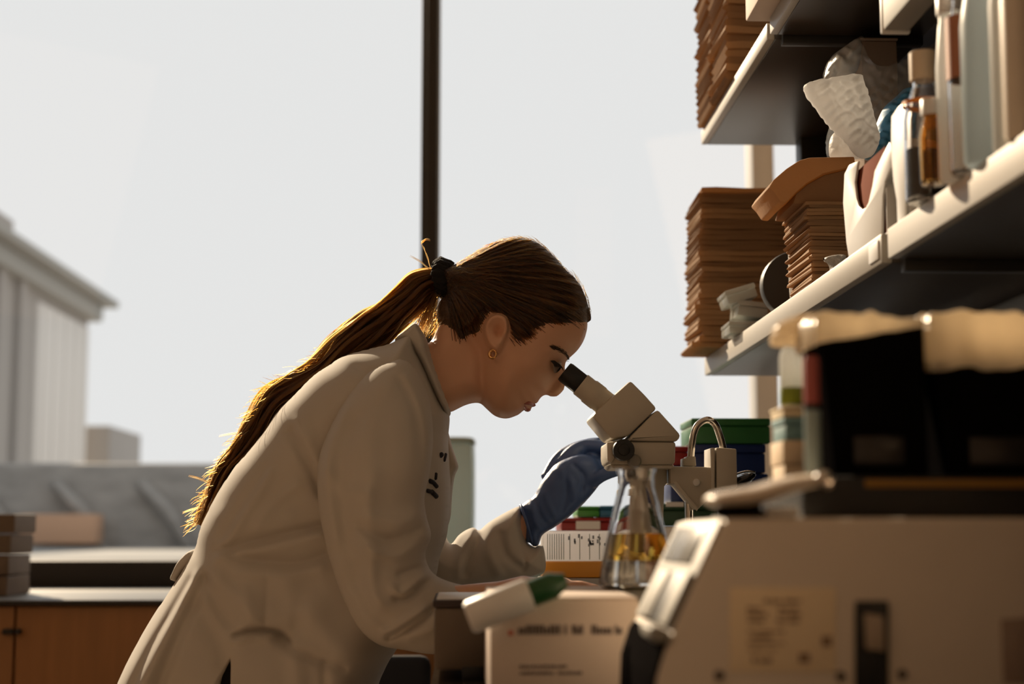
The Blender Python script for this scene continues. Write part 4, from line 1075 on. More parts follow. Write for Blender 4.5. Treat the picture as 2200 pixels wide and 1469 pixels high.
# benchtop instrument at the right
Yq = 1.10; YQ = 1.324
mc = thing('benchtop_instrument', 'large warm grey benchtop instrument with sloping control panel in the foreground', 'instrument', (P(1800, 1500, Yq).x, 1.25, BZ))
side = [(1558, 1112), (2330, 1112), (2330, 1595), (1405, 1595), (1410, 1460), (1430, 1394), (1443, 1364)]
prism('housing', side, Yq, YQ, m_machine, mc, .005, Yq)
def onslope(u, v, off=0.0):            # u along depth 0..1, v down the slope 0..1
    a = P(1558, 1112, Yq); b = P(1443, 1364, Yq)
    d = Vector((b.x - a.x, 0, b.z - a.z)); n = Vector((-abs(d.z), 0, -d.x if d.x < 0 else d.x)); n = Vector((d.z, 0, -d.x)).normalized()
    if n.x > 0: n = -n
    p = Vector((a.x, Yq + u * (YQ - Yq), a.z)) + d * v + n * off
    return p
def slope_slab(name, u0, u1, v0, v1, off, th, mat, parent):
    bm = bmesh.new(); vs = []
    for o_ in (off, off + th):
        for (u, v) in ((u0, v0), (u1, v0), (u1, v1), (u0, v1)): vs.append(bm.verts.new(onslope(u, v, o_)))
    for f_ in ((3, 2, 1, 0), (4, 5, 6, 7), (0, 1, 5, 4), (1, 2, 6, 5), (2, 3, 7, 6), (3, 0, 4, 7)): bm.faces.new([vs[i] for i in f_])
    bmesh.ops.recalc_face_normals(bm, faces=bm.faces)
    bmesh.ops.bevel(bm, geom=list(bm.edges), offset=min(.001, th * .3), segments=2, profile=.5, affect='EDGES')
    return from_bm(name, bm, mat, parent)
prism('base_shade_strip', [(1444, 1374), (1432, 1394), (1412, 1460), (1407, 1590), (1399, 1590), (1404, 1456), (1425, 1388), (1437, 1370)], Yq + .004, YQ - .002, m_matte, mc, .0006, Yq)  # dark strip painted in for the shade below the lip
cp = slope_slab('control_panel', .02, .98, .03, .97, -.001, .003, m_panel, mc)
slope_slab('display', .20, .86, .10, .42, .002, .002, m_screen, cp)
slope_slab('slot', .22, .55, .50, .95, .002, .0016, m_black, cp)
slope_slab('key_bar', .50, .80, .52, .95, .002, .004, m_panel, cp)
slope_slab('key_bar', .04, .20, .50, .95, .002, .004, m_panel, cp)
prism('front_lip', [(1392, 1348), (1408, 1342), (1440, 1356), (1438, 1376), (1412, 1382), (1396, 1372)], Yq - .004, Yq + .05, m_panel, mc, .002, Yq)
box('top_seam', P(1578, 1110, Yq).x, P(1720, 1110, Yq).x, Yq + .02, Yq + .1, P(1600, 1112, Yq).z - .001, P(1600, 1107, Yq).z, m_panel, mc, bev=.0008)
lb = prism('rating_label', [(1568, 1262), (1795, 1262), (1795, 1443), (1568, 1443)], Yq - .0008, Yq + .001, m_label, mc, .0002, Yq)
bm = bmesh.new()
lx0, lx1, lz0, lz1 = P(1568, 1300, Yq).x, P(1795, 1300, Yq).x, P(1600, 1443, Yq).z, P(1600, 1262, Yq).z
dashes(bm, lx0, lx1, lz0, lz1, Yq - .001, [(.82, .86, .32, .66), (.73, .77, .16, .30), (.73, .77, .46, .62), (.66, .70, .16, .34), (.66, .70, .46, .66), (.58, .62, .17, .3), (.58, .62, .44, .64), (.46, .49, .16, .5), (.40, .43, .17, .4), (.33, .36, .16, .5), (.24, .27, .17, .42), (.11, .17, .20, .38)], 9, .9, .0005)
bm_box(bm, lx0 + (lx1 - lx0) * .86, lx0 + (lx1 - lx0) * .95, Yq - .0016, Yq - .0006, lz0 + (lz1 - lz0) * .30, lz0 + (lz1 - lz0) * .42)
bm_box(bm, lx0 + (lx1 - lx0) * .64, lx0 + (lx1 - lx0) * .74, Yq - .0016, Yq - .0006, lz0 + (lz1 - lz0) * .11, lz0 + (lz1 - lz0) * .22)
from_bm('label_print', bm, M('brown_ink', (.30, .20, .13), .8), lb)['kind'] = 'stuff'
sw = prism('power_switch', [(1836, 1290), (1908, 1290), (1908, 1480), (1836, 1480)], Yq - .004, Yq + .002, m_black, mc, .002, Yq)
prism('rocker', [(1852, 1316), (1893, 1322), (1896, 1398), (1856, 1394)], Yq - .008, Yq - .003, M('beige_rocker', (.45, .36, .28), .4), sw, .0015, Yq)
for x, y in [(1545, 1450), (1806, 1452), (1938, 1448)]:
    c = P(x, y, Yq); cyl('screw', (c.x, Yq + .001, c.z), (c.x, Yq - .002, c.z), .0035, M('dark_screw', (.08, .06, .05), .4), mc, 14, .0006)
prism('side_recess', [(2150, 1330), (2210, 1325), (2210, 1469), (2155, 1469)], Yq - .0006, Yq + .001, M('brown_recess', (.34, .25, .20), .5), mc, .0003, Yq)
# black lid of the instrument
zl0 = P(1900, 1112, Yq).z; zl1 = P(1900, 1022, 1.15).z
xl0 = P(1722, 1060, 1.15).x
ld = box('black_lid', xl0, P(2330, 1060, 1.12).x, 1.15, 1.322, zl0 - .001, zl1, m_black, mc, bev=.004)
box('amber_stripe', P(1858, 1030, 1.15).x, P(2330, 1030, 1.15).x, 1.1485, 1.151, P(1900, 1047, 1.15).z, P(1900, 1030, 1.15).z, M('amber_stripe', (.30, .15, .02), .4), ld, bev=.0004)
# cream scoop-shaped cover on top, small pale block below it
tray = thing('scoop', 'cream rounded plastic scoop lying on the instrument top beside the black lid', 'scoop', (P(1600, 1090, 1.122).x, 1.122, zl0))
tp_ = [(1514, 1072), (1526, 1060), (1560, 1052), (1610, 1044), (1660, 1030), (1705, 1021), (1760, 1017), (1783, 1024), (1782, 1040), (1740, 1050), (1700, 1062), (1650, 1080), (1600, 1090), (1550, 1092), (1522, 1086)]
tpc = catmull(tp_, 6, True)
inflate('body', tp_, lambda q: .026 * G(dist_poly(q, tpc) * inside(q, tpc) / 20), 1.122, 6, M('cream_plastic', (.78, .66, .53), .35, var=.03), tray)
c = P(1768, 1036, 1.106); lathe('metal_stud', [(0, 0), (.006, .0), (.0075, .003), (.006, .007), (0, .008)], m_chrome, tray, axis_mtx(c, c + Vector((0, -1, .5))), 20)
prism('foot', [(1546, 1084), (1600, 1084), (1637, 1078), (1637, 1111.5), (1560, 1111.5), (1548, 1100)], 1.108, 1.138, m_matte, tray, .001, 1.108)
a = P(1640, 1090, 1.12); b_ = P(1712, 1112, 1.12)
sb = box('eraser_block', a.x, b_.x, 1.112, 1.146, zl0 + .0005, a.z, m_white, None, bev=.002)
tag(sb, 'small white block under the cream scoop on the instrument', 'block')

# ---- black bins with bag liners on the lid
def bin_thing(label, tl, tr_, br, bl, Y0, Y1, scal, ytop):
    zb = zl1 + .0005
    x0b, x1b = P(bl[0], bl[1], Y0).x, P(br[0], br[1], Y0).x
    x0t, x1t = P(tl[0], tl[1], Y0).x, P(tr_[0], tr_[1], Y0).x; ztl, ztr = P(*tl, Y0).z, P(*tr_, Y0).z
    t = thing('waste_bin', label, 'bin', ((x0b + x1b) / 2, (Y0 + Y1) / 2, zb))
    ins = .004
    V = [(x0b, Y0 + ins, zb), (x1b, Y0 + ins, zb), (x1b, Y1 - ins, zb), (x0b, Y1 - ins, zb), (x0t, Y0, ztl), (x1t, Y0, ztr), (x1t, Y1, ztr), (x0t, Y1, ztl)]
    bm = bmesh.new(); vs = [bm.verts.new(v) for v in V]
    for f_ in ((3, 2, 1, 0), (0, 1, 5, 4), (1, 2, 6, 5), (2, 3, 7, 6), (3, 0, 4, 7)): bm.faces.new([vs[i] for i in f_])
    bmesh.ops.solidify(bm, geom=list(bm.faces), thickness=.002)
    bmesh.ops.recalc_face_normals(bm, faces=bm.faces)
    from_bm('body', bm, m_matte, t, sharp=.4)
    # liner: folded over the rim, wavy lower hem
    n = 96; vs, fs = [], []
    cx_, cy_ = (x0t + x1t) / 2, (Y0 + Y1) / 2; hx, hy = (x1t - x0t) / 2, (Y1 - Y0) / 2
    r2 = random.Random(len(label))
    ph = [r2.random() * 6 for _ in range(4)]
    ztop = P(1900, ytop, Y0).z; rows = 8
    for j in range(rows):
        for k in range(n):
            a = 2 * PI * k / n
            m_ = max(abs(math.cos(a)), abs(math.sin(a))) ** .86
            ux, uy = math.cos(a) / m_, math.sin(a) / m_
            zrim = ztl + (ztr - ztl) * (.5 + max(-1, min(1, ux)) * .5)
            wv = .0012 * math.sin(9 * a + ph[0]) + .0010 * math.sin(17 * a + ph[1])
            hem = zrim - .004 * abs(math.sin(4.5 * a + ph[2])) * (scal > .003) - scal * (.9 + .16 * math.sin(9 * a + ph[2]) + .10 * math.sin(16 * a + ph[3]))
            tp_z = max(ztop + wv * .7 - (.006 * max(0, ux) if scal < .02 else .004 * max(0, -ux)), zrim + .002)
            o_, z_ = [(-.012, zrim - .03), (-.008, tp_z - .006), (-.004, tp_z - .001), (0, tp_z), (.004, tp_z - .003), (.0055, tp_z * .5 + hem * .5), (.006, hem * .8 + tp_z * .2), (.0055, hem)][j]
            o_ += wv * (1 if j > 3 else .5)
            vs.append((cx_ + ux * (hx + o_), cy_ + uy * (hy + o_), z_))
    for j in range(rows - 1):
        for k in range(n):
            k2 = (k + 1) % n; fs.append((j * n + k, j * n + k2, (j + 1) * n + k2, (j + 1) * n + k))
    mesh('bag_liner', vs, fs, m_liner, t)
    bm = bmesh.new()
    bm_box(bm, x0b + .2 * (x1b - x0b), x0b + .75 * (x1b - x0b), Y0 + .001, Y0 + .0035, zb + .008, zb + .03, .002)
    from_bm('front_plate', bm, M('gloss_black_plate', (.03, .027, .025), .25) if 'gloss_black_plate' not in bpy.data.materials else bpy.data.materials['gloss_black_plate'], t)
    return t
lb_ = bin_thing('black bin with thin cream bag liner over its rim, left of two', (1762, 736), (1984, 694), (1998, 1020), (1796, 1020), 1.17, 1.235, .002, 672)
bin_thing('black bin with deep scalloped cream bag liner, right of two', (2004, 772), (2300, 772), (2270, 1020), (2040, 1020), 1.18, 1.245, .006, 668)
# small bottles and cartons to the left of the bins
Ys = 1.31
def small(px0, px1, py0, py1, label, mat, name='carton', cat='box', Y=Ys, d=.05, zb=None):
    a = P(px0, py0, Y); b = P(px1, py1, Y)
    return carton(name, label, cat, a.x, b.x, Y, Y + d, (b.z if zb is None else zb), a.z, mat, bev=.001)
small(1684, 1738, 946, 1112, 'tall cream carton left of the black bins', M('cream_carton', (.76, .60, .42), .7), zb=zl0 + .0006)
small(1686, 1736, 896, 945, 'small teal blue carton on the cream carton', M('teal_carton', (.16, .30, .33), .6))
small(1682, 1730, 872, 895, 'flat cream lid box between the teal carton and the white bottle', M('cream_carton_small', (.74, .62, .42), .7))
a = P(1704, 871, Ys + .02); bt_ = thing('reagent_bottle', 'white plastic bottle with olive green base band beside the left bin', 'bottle', (a.x, Ys + .025, a.z))
wb = P(1730, 871, Ys + .02).x - P(1680, 871, Ys + .02).x; hb_ = P(1704, 726, Ys + .02).z - a.z
lathe('body', [(0, .0002), (wb * .46, .0002), (wb * .5, .002), (wb * .5, hb_ * .72), (wb * .42, hb_ * .82), (wb * .25, hb_ * .86), (0, hb_ * .86)], m_whitet, bt_, Matrix.Translation((a.x, Ys + .025, a.z)), 32)
lathe('green_band', [(wb * .505, .001), (wb * .515, .0015), (wb * .515, hb_ * .26), (wb * .505, hb_ * .27)], M('olive_label', (.22, .28, .02), .5), bt_, Matrix.Translation((a.x, Ys + .025, a.z)), 32)
lathe('cap', [(0, hb_ * .86), (wb * .30, hb_ * .86), (wb * .30, hb_), (0, hb_)], m_white, bt_, Matrix.Translation((a.x, Ys + .025, a.z)), 32)
a = P(1748, 1021, 1.16); a.y = 1.16; tb = thing('sample_tube', 'tall tube with dusky red top and blue grey lower half beside the left bin', 'tube', (a.x, 1.16, zl1))
ht = P(1748, 752, 1.16).z - zl1; r_ = .0062
lathe('tube_body', [(0, .0004), (r_ * .7, .0004), (r_, .004), (r_, ht * .52), (0, ht * .52)], M('blue_grey_tube', (.30, .38, .38), .35), tb, Matrix.Translation((a.x, 1.16, zl1)), 28)
lathe('dark_ring', [(0, ht * .52), (r_ * 1.02, ht * .52), (r_ * 1.02, ht * .57), (0, ht * .57)], m_black, tb, Matrix.Translation((a.x, 1.16, zl1)), 28)
lathe('red_cap', [(0, ht * .57), (r_ * .98, ht * .57), (r_ * .98, ht * .9), (r_ * .8, ht * .95), (0, ht * .95)], M('dusky_red', (.42, .10, .09), .45), tb, Matrix.Translation((a.x, 1.16, zl1)), 28)

# ------------------------------------------------------------------ the shelves
YE = 3.0; XS = P(1514, 807, YE).x; XE = XS + .235
zl_b = P(1516, 807, YE).z; zl_t = zl_b + .033
zu_b = P(1511, 311, YE).z; zu_t = zu_b + .026
yl_gap = PX(1900, 545, XS).y; yu_gap = PX(1651, 80, XS).y
sh = thing('reagent_shelving', 'two tier dark steel reagent shelving with cream front edges above the bench', 'shelf', (XS + .1, 2.2, BZ))
def shelf_board(y0, y1, zb, zt):
    s = box('shelf_board', XS + .012, XE, y0, y1, zb, zt - .004, m_shelf, sh, bev=.0015)
    box('front_edge', XS, XS + .012, y0, y1, zb, zt, m_edge, s, bev=.0015)
    return s
shelf_board(.45, yl_gap - .014, zl_b, zl_t); shelf_board(yl_gap + .012, YE, zl_b, zl_t)
shelf_board(.45, yu_gap - .012, zu_b, zu_t); shelf_board(yu_gap + .012, YE, zu_b, zu_t)
for y in (YE - .05, yl_gap - .01, .6):
    box('upright', XE - .055, XE + .012, y - .02, y + .03, BZ + .001, 2.6, m_blackm, sh, bev=.002)
box('blackout_panel', XE + .013, XE + .028, .45, YE - .02, zl_b - .02, 2.6, m_shelf, sh, bev=.001)  # added to shut out window light and keep the shelf backs dark
box('blackout_panel', XE + .013, XE + .028, .45, YE - .35, BZ + .001, zl_b - .03, m_shelf, sh, bev=.001)
for (y, zb) in ((yl_gap, zl_b), (yu_gap, zu_b)):
    box('bracket', XS + .02, XE, y - .010, y + .008, zb - .012, zb + .01, m_blackm, sh, bev=.001)
    for x in (XS + .06, XS + .17): cyl('bolt', (x, y + .02, zb - .0005), (x, y + .02, zb - .004), .004, m_chrome, sh, 12, .001)
box('edge_clip', XS - .002, XS + .002, yl_gap + .02, yl_gap + .06, zl_b + .006, zl_t - .006, m_white, sh, bev=.0005)

# under-shelf light housing nearer the camera
_p = PX(1893, 75, XS); y1_ = _p.y - .008; zq = _p.z + .002
uh = thing('shelf_lamp', 'white and beige lamp housing hung under the upper shelf above the bag', 'lamp', (XS + .03, y1_ - .3, zu_b))
box('housing', XS, XS + .030, .6, y1_, zq, zq + .05, m_panel, uh, bev=.003)
box('end_cap', XS - .001, XS + .031, y1_, y1_ + .008, zq - .002, zq + .054, m_white, uh, bev=.002)
for y in (.8, 1.5): box('hanger', XS + .010, XS + .022, y, y + .02, zq + .05, zu_b - .0005, m_blackm, uh, bev=.001)

# folded brown paper towels: each is its own object
def towel_mesh(name, w_, d_, h_, seed, mat):
    r = random.Random(seed); prof = []
    n = 7
    top = [(-w_ / 2 + w_ * i / n, h_ * (1 + .10 * math.sin(i * 1.3 + seed))) for i in range(n + 1)]
    bot = [(-w_ / 2 + w_ * i / n, h_ * .06 * math.sin(i * 1.1 + seed)) for i in range(n, -1, -1)]
    prof = [(-w_ / 2 - h_ * .35, h_ * .5)] + top + [(w_ / 2 + .001, h_ * .5)] + bot
    vs, fs = [], []; m_ = len(prof)
    for y in (0, 1, 2):
        for (x, z) in prof: vs.append((x + r.uniform(-.0012, .0012) * (y != 1), -d_ / 2 + d_ * y / 2 + r.uniform(-.0012, .0012), z + r.uniform(-.0004, .0004)))
    for y in range(2):
        for k in range(m_):
            k2 = (k + 1) % m_; fs.append((y * m_ + k, (y + 1) * m_ + k, (y + 1) * m_ + k2, y * m_ + k2))
    fs.append(tuple(range(m_))); fs.append(tuple(2 * m_ + k for k in reversed(range(m_))))
    me = bpy.data.meshes.new(name); me.from_pydata(vs, [], fs)
    me.polygons.foreach_set('use_smooth', [True] * len(me.polygons)); me.set_sharp_from_angle(angle=.6); me.materials.append(mat); me.update()
    return me
UNITS = 'first second third fourth fifth sixth seventh eighth ninth tenth eleventh twelfth thirteenth fourteenth fifteenth sixteenth seventeenth eighteenth nineteenth'.split()
def ordinal(n):
    if n < 20: return UNITS[n - 1]
    tens = {2: ('twentieth', 'twenty'), 3: ('thirtieth', 'thirty'), 4: ('fortieth', 'forty')}[n // 10]
    return tens[0] if n % 10 == 0 else tens[1] + '-' + UNITS[n % 10 - 1]
def towel_stack(label, group, xc, yc, z0, z1, w_, d_, n, lean=0.0, jx=.003, splay=0):
    h_ = (z1 - z0) / n
    ms_ = [towel_mesh('paper_towel', w_, d_, h_ * .94, k, (m_kraft, m_kraft2)[k % 2]) for k in range(4)]
    for k in range(n):
        o = bpy.data.objects.new('paper_towel', ms_[random.randrange(4)]); C.objects.link(o)
        t = k / max(1, n - 1)
        sp = random.uniform(-.010, .004) if k < splay else 0
        o.location = (xc + lean * t + random.uniform(-jx, jx) + sp, yc + random.uniform(-jx, jx), z0 + h_ * k)
        o.rotation_euler = (0, random.uniform(-.006, .006), random.uniform(-.025, .025) + sp * 3)
        tag(o, 'folded brown paper towel, %s from the top of %s' % (ordinal(n - k), label), 'paper towel', group)
# upper shelf: two stacks side by side
zt_up = 2.44
xw = .172
for yc, nm in ((2.90, 'farther'), (2.725, 'nearer')):
    towel_stack('the %s upper shelf stack' % nm, 'brown paper towels in the %s stack on the upper shelf' % nm, XS - .008 + xw / 2, yc, zu_t + .001, zt_up, xw, .165, 44, 0, .004)
# lower shelf far stack
yf = 2.90
zf = P(1510, 400, yf - .09).z
towel_stack('the far lower shelf stack', 'brown paper towels in the far lower stack', P(1500, 600, yf - .09).x + .092, yf, zl_t + .001, zf, .175, .17, 30, .004, .0035, 9)
# lower shelf near stack
yn = 2.165
towel_stack('the near lower shelf stack', 'brown paper towels in the near lower stack', XS + .098, yn, zl_t + .001, P(1700, 436, 2.10).z, .180, .15, 24, -.008, .004)
# drooping kraft bundle on the near stack
zb0 = P(1700, 436, 2.10).z + .001
bd = [(1652, 402), (1662, 386), (1690, 362), (1718, 344), (1740, 338), (1836, 336), (1838, 356), (1770, 372), (1735, 392), (1712, 412), (1690, 434), (1676, 432), (1664, 414)]
kb = thing('kraft_bundle', 'thick folded kraft paper bundle drooping over the near towel stack', 'paper', (XS + .08, 2.15, zb0))
bm = bmesh.new(); bm_prism(bm, bd, 2.10, 2.235, .002, 2.10); from_bm('outer_sheet', bm, m_kraft, kb, sharp=.5)
bm = bmesh.new(); bm_prism(bm, [(1712, 414), (1736, 394), (1772, 374), (1838, 358), (1838, 436), (1705, 436)], 2.105, 2.23, .002, 2.10); from_bm('inner_sheets', bm, m_kraft2, kb, sharp=.5)

# clear plastic cling strip beside the near stack, black disc, clear slide boxes, crumpled wrap
def crumple(name, pts, Y, W, mat, parent=None, seed=0, amp=.004, step=5):
    pl = catmull(pts, 6, True); r = np.random.default_rng(seed); ph = r.random((8, 3)) * 6.28; fr = r.uniform(.05, .35, (8, 2))
    def hn(q):
        d = dist_poly(q, pl) * inside(q, pl)
        n = sum(np.sin(q[:, 0] * fr[i, 0] + q[:, 1] * fr[i, 1] * (-1) ** i + ph[i, 0]) for i in range(8)) / 4
        return np.maximum(W * G(d / 25) + amp * n * np.clip(d / 6, 0, 1), 0)
    return inflate(name, pts, hn, Y, step, mat, parent)
o = crumple('plastic_wrap', [(1694, 512), (1704, 498), (1712, 540), (1708, 600), (1712, 640), (1706, 658), (1698, 648), (1694, 590)], 2.29, .012, m_bagw, seed=2, amp=.003)
tag(o, 'strip of white plastic wrap standing against the near towel stack', 'wrap')
a = P(1676, 618, 2.45)
o = lathe('tape_roll', [(.010, 0), (.052, 0), (.053, .003), (.053, .022), (.052, .025), (.010, .025)], m_black, None, axis_mtx((a.x + .02, 2.45, zl_t + .0535), (a.x + .02, 1.5, zl_t + .0535 )), 40, closed=True)
tag(o, 'black tape roll standing on edge behind the near towel stack', 'tape')
m_clear = seethrough(M('clear_plastic', (.70, .72, .68), .2, var=.05), .45)
for k, (x0, y0, x1p, y1p, rot, lab) in enumerate([(1558, 700, 1628, 728, .0, 'clear plastic slide box lying flat at the far shelf edge, bottom one'), (1575, 664, 1640, 700, .12, 'clear plastic slide box in the middle of the small pile at the far shelf edge'), (1556, 632, 1622, 664, -.3, 'clear plastic slide box tilted on top of the small pile')]):
    Yd = 2.66
    a = P((x0 + x1p) / 2, y1p, Yd)
    t = thing('slide_box', lab, 'box', (a.x, Yd, a.z))
    hw_ = (x1p - x0) / 2 / pxm(Yd); hh_ = (y1p - y0) / pxm(Yd)
    mt = Matrix.Translation((a.x, Yd, zl_t + .001 + k * .028)) @ Matrix.Rotation(rot, 4, 'Y')
    box('tray', -hw_, hw_, -.04, .04, 0, hh_ * .6, m_clear, t, bev=.002, mtx=mt)
    box('lid', -hw_ * 1.03, hw_ * 1.03, -.042, .042, hh_ * .62, hh_ * .95, m_clear, t, bev=.002, mtx=mt)
    box('slide_block', -hw_ * .8, hw_ * .8, -.03, .03, hh_ * .1, hh_ * .5, M('frosted_slides', (.50, .52, .48), .4) if k == 0 else bpy.data.materials['frosted_slides'], t, bev=.001, mtx=mt)
o = crumple('foil_wad', [(1768, 556), (1790, 548), (1816, 549), (1818, 575), (1812, 602), (1790, 604), (1776, 600), (1784, 584), (1778, 566)], 2.03, .02, M('grey_net', (.42, .40, .38), .5, var=.3, scale=200, bump=1, bscale=300), seed=5, amp=.003, step=4)
tag(o, 'crumpled grey mesh wad on the shelf edge before the near towel stack', 'wad')

# white magazine holders with scooped fronts facing the aisle
crumple('liner_corner', [(1655, 738), (1662, 702), (1690, 684), (1735, 672), (1772, 680), (1776, 722), (1748, 752), (1722, 758), (1700, 742), (1676, 746)], 1.25, .02, m_liner, lb_, 11, .003, 5)
m_brick = M('terracotta_folder', (.21, .05, .02), .9, **{'Specular IOR Level': .1})
zA = zl_t + .001; XF = XS + .006
fh1 = thing('file_holder', 'white plastic file holder with U shaped cutout showing a terracotta folder', 'file holder', (XS + .05, 1.83, zl_t))
o1 = [(1826, 640), (1818, 520), (1811, 436), (1814, 373), (1824, 354), (1843, 346), (1841, 357), (1836, 392), (1839.5, 426), (1844, 442), (1852, 450), (1860, 446), (1866, 434), (1874, 398), (1879, 367), (1896, 332), (1911, 305), (1916, 330), (1913, 360), (1901, 389), (1896, 420), (1896, 600)]
prismX('front_wall', o1, XF, XF + .003, m_white, fh1, .0008, zA)
yA, yB = PX(1820, 450, XF).y, PX(1900, 450, XF).y
zT = PX(1814, 373, XF).z
box('side_wall', XF + .003, XF + .13, yA - .004, yA - .001, zA, zT, m_white, fh1, bev=.0006)
box('side_wall', XF + .003, XF + .13, yB + .001, yB + .004, zA, zT - .02, m_white, fh1, bev=.0006)
box('back_wall', XF + .13, XF + .133, yB + .001, yA - .001, zA, zT, m_white, fh1, bev=.0006)
box('floor_plate', XF + .003, XF + .13, yB + .004, yA - .004, zA, zA + .002, m_white, fh1, bev=.0004)
fo = box('document_folder', XF + .005, XF + .035, yB + .008, yA - .006, zA + .0025, PX(1858, 352, XF + .005).z, m_brick, None, bev=.001)
tag(fo, 'terracotta folder standing inside the white file holder with the U cutout', 'folder')
yC, yD = PX(1925, 450, XF).y, PX(1948, 450, XF).y
bbx = box('infill', XF + .012, XF + .12, yC + .004, yB - .004, zA, PX(1905, 388, XF + .012).z, m_black, None, bev=.003)  # black block added in place of the shade between the holders
tag(bbx, 'black binder standing in for the shaded gap between the two white file holders', 'infill')
fh2 = thing('file_holder', 'narrow white file holder with curved edge between the black binder and the bottles', 'file holder', (XS + .05, (yC + yD) / 2, zl_t))
o2 = [(1929, 560), (1928, 480), (1926, 430), (1919, 390), (1915, 340), (1914, 290), (1915, 250), (1929, 230), (1947, 214), (1947, 300), (1947, 540)]
prismX('curved_wall', o2, XF, XF + .003, m_white, fh2, .0008, zA)
box('inner_panel', XF + .003, XF + .12, yD, yD + .003, zA, PX(1940, 300, XF).z, m_white, fh2, bev=.0006)
box('floor_plate', XF + .003, XF + .12, yD + .003, yC, zA, zA + .002, m_white, fh2, bev=.0004)
# bottles along the near shelf
def bottle(label, px, Y, r, h, capr, caph, mat, capmat, liq=None, liqh=0, lab=None, name='reagent_bottle'):
    x = P(px, 300, Y).x; z = zl_t + .001
    t = thing(name, label, 'bottle', (x, Y, z)); mt = Matrix.Translation((x, Y, z))
    wl = .0015; hs = h - caph
    o_ = [(0, 0), (r * .9, 0), (r, .004), (r, hs * .68), (r * .93, hs * .75), (capr * .9, hs * .93), (capr * .82, hs * .95), (capr * .82, h - .003)]
    i_ = [(capr * .82 - wl, h - .003), (capr * .82 - wl, hs * .95), (r * .93 - wl, hs * .745), (r - wl, hs * .675), (r - wl, .005), (r * .88, .003), (0, .0025)]
    if mat in (m_glass,) or 'amber' in mat.name: lathe('glass_body', o_ + i_, mat, t, mt, 36)
    else: lathe('bottle_body', o_ + [(0, h - .003)], mat, t, mt, 36)
    lathe('cap', [(0, hs), (capr, hs), (capr * 1.02, hs + .002), (capr * 1.02, h - .001), (capr * .95, h), (0, h)], capmat, t, mt, 36)
    if liq: lathe('liquid', [(0, .004), (r - wl - .0006, .006), (r - wl - .0006, liqh), (0, liqh)], liq, t, mt, 36)
    if lab: lathe('label', [(r + .0002, lab[0]), (r + .0006, lab[0]), (r + .0006, lab[1]), (r + .0002, lab[1])], lab[2], t, mt, 36, closed=True)
    return t
m_dark = M('dark_solution', (.02, .014, .008), .2)
m_capb = M('beige_cap', (.66, .52, .36), .45)
hb1 = P(1990, 115, 1.56).z - zl_t
bottle('clear glass bottle with beige cap, orange label and dark liquid on the shelf', 1988, 1.56, .0215, hb1, .0135, .030, m_glass, m_capb, m_dark, .055, (.105 if hb1 > .15 else hb1 * .6, hb1 * .78 * .82, M('orange_label', (.85, .28, .03), .5)))
bottle('short amber glass jar with white lid in front of the beige capped bottle', 2003, 1.475, .0125, .084, .010, .016, glass('amber_glass', (.85, .5, .16)), m_white)
m_pale = translucent(M('pale_blue_plastic', (.66, .75, .78), .35, var=.04), (.86, .95, 1.0), .72); m_cream = M('cream_cap', (.78, .68, .56), .4)
bottle('tall white narrow bottle just right of the beige capped bottle', 2046, 1.46, .0135, .185, .011, .022, m_whitet, m_white, None)
bottle('clear bottle with rust label and white cap near the frame edge', 2078, 1.43, .016, .195, .012, .025, m_glass, m_white, None, 0, (.09, .15, M('rust_label', (.42, .16, .08), .6)))
bottle('wide pale blue bottle with white cap, biggest on the near shelf', 2128, 1.39, .024, .22, .018, .030, m_pale, m_white)
bottle('pale blue white bottle at the right edge of the frame', 2172, 1.345, .0155, .225, .013, .03, m_whitet, m_cream)
bottle('cream bottle with rust label at the far right edge', 2200, 1.30, .016, .21, .013, .03, m_cream, m_red)

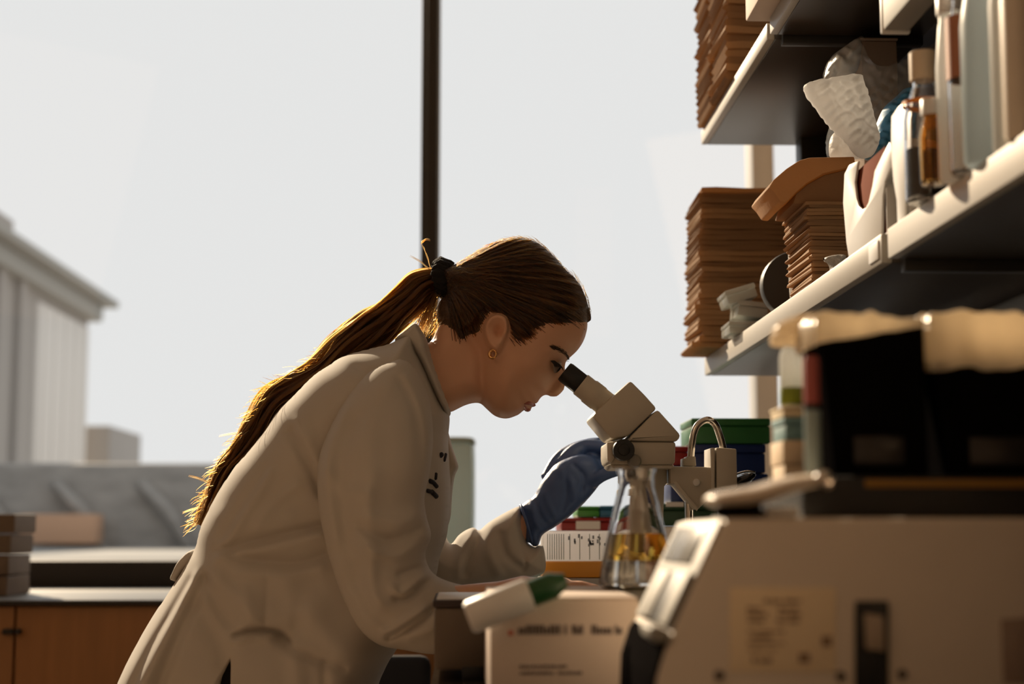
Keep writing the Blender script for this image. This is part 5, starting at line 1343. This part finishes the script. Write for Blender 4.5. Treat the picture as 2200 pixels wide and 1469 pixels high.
# plastic bag with pouch and blue gloves on the near stack, box behind
Yg = 2.18
pb_ = thing('plastic_bag', 'clear plastic bag with white pouch and blue gloves on top of the shelf stack', 'bag', (P(1840, 340, Yg).x, Yg, P(1840, 340, Yg).z))
crumple('white_pouch', [(1727, 190), (1742, 177), (1790, 168), (1842, 162), (1856, 185), (1868, 220), (1880, 270), (1888, 305), (1872, 336), (1845, 334), (1815, 300), (1782, 268), (1755, 232)], Yg - .03, .03, m_bagw, pb_, 3, .0045, 4)
crumple('blue_gloves', [(1846, 318), (1872, 300), (1885, 260), (1900, 230), (1925, 208), (1945, 190), (1962, 200), (1945, 260), (1930, 310), (1905, 338), (1866, 342)], Yg, .03, m_bluew, pb_, 4, .006, 5)
crumple('bag_film', [(1772, 150), (1786, 122), (1815, 100), (1846, 83), (1852, 120), (1880, 150), (1940, 130), (2010, 92), (2048, 78), (2050, 160), (2020, 240), (1975, 300), (1930, 335), (1872, 340), (1830, 335), (1786, 338), (1780, 280), (1800, 220), (1778, 180)], Yg + .03, .05, m_bag, pb_, 6, .006, 7)
crumple('bag_neck', [(1772, 172), (1784, 126), (1812, 102), (1845, 84), (1848, 130), (1834, 160), (1800, 166)], Yg + .03, .03, seethrough(M('grey_film', (.50, .48, .45), .3, var=.2, bump=1, bscale=80), .25), pb_, 8, .006, 5)
crumple('bag_fold', [(1784, 336), (1783, 300), (1800, 282), (1826, 306), (1850, 338), (1815, 341)], Yg + .0, .02, m_bagw, pb_, 9, .003, 4)
a = P(1846, 86, 2.27); b_ = P(2075, 340, 2.27)
cbx = thing('cardboard_box', 'grey brown cardboard box behind the plastic bag on the shelf', 'box', ((a.x + b_.x) / 2, 2.34, zl_t))
box('body', a.x, XE - .056 if b_.x > XE - .056 else b_.x, 2.26, 2.42, zl_t + .001, a.z - .004, m_cardbrown, cbx, bev=.003)
box('lid', a.x - .002, (XE - .056 if b_.x > XE - .056 else b_.x) + .001, 2.258, 2.422, a.z - .0035, a.z, m_cardbrown, cbx, bev=.001)
# box overhanging the upper shelf edge
Yo = PZ(1602, 47, zu_t + .001).y
a = P(1602, 47, Yo)
ob = thing('carton', 'white carton overhanging the upper shelf edge nearer than the towel stacks', 'box', (a.x + .08, Yo - .13, zu_t))
box('body', a.x, a.x + .16, Yo - .26, Yo, zu_t + .001, zu_t + .16, m_card, ob, bev=.003)
box('lid', a.x - .002, a.x + .162, Yo - .262, Yo + .002, zu_t + .16, zu_t + .19, m_white, ob, bev=.003)
box('side_label', a.x - .001, a.x, Yo - .23, Yo - .04, zu_t + .03, zu_t + .13, m_white, ob, bev=0)
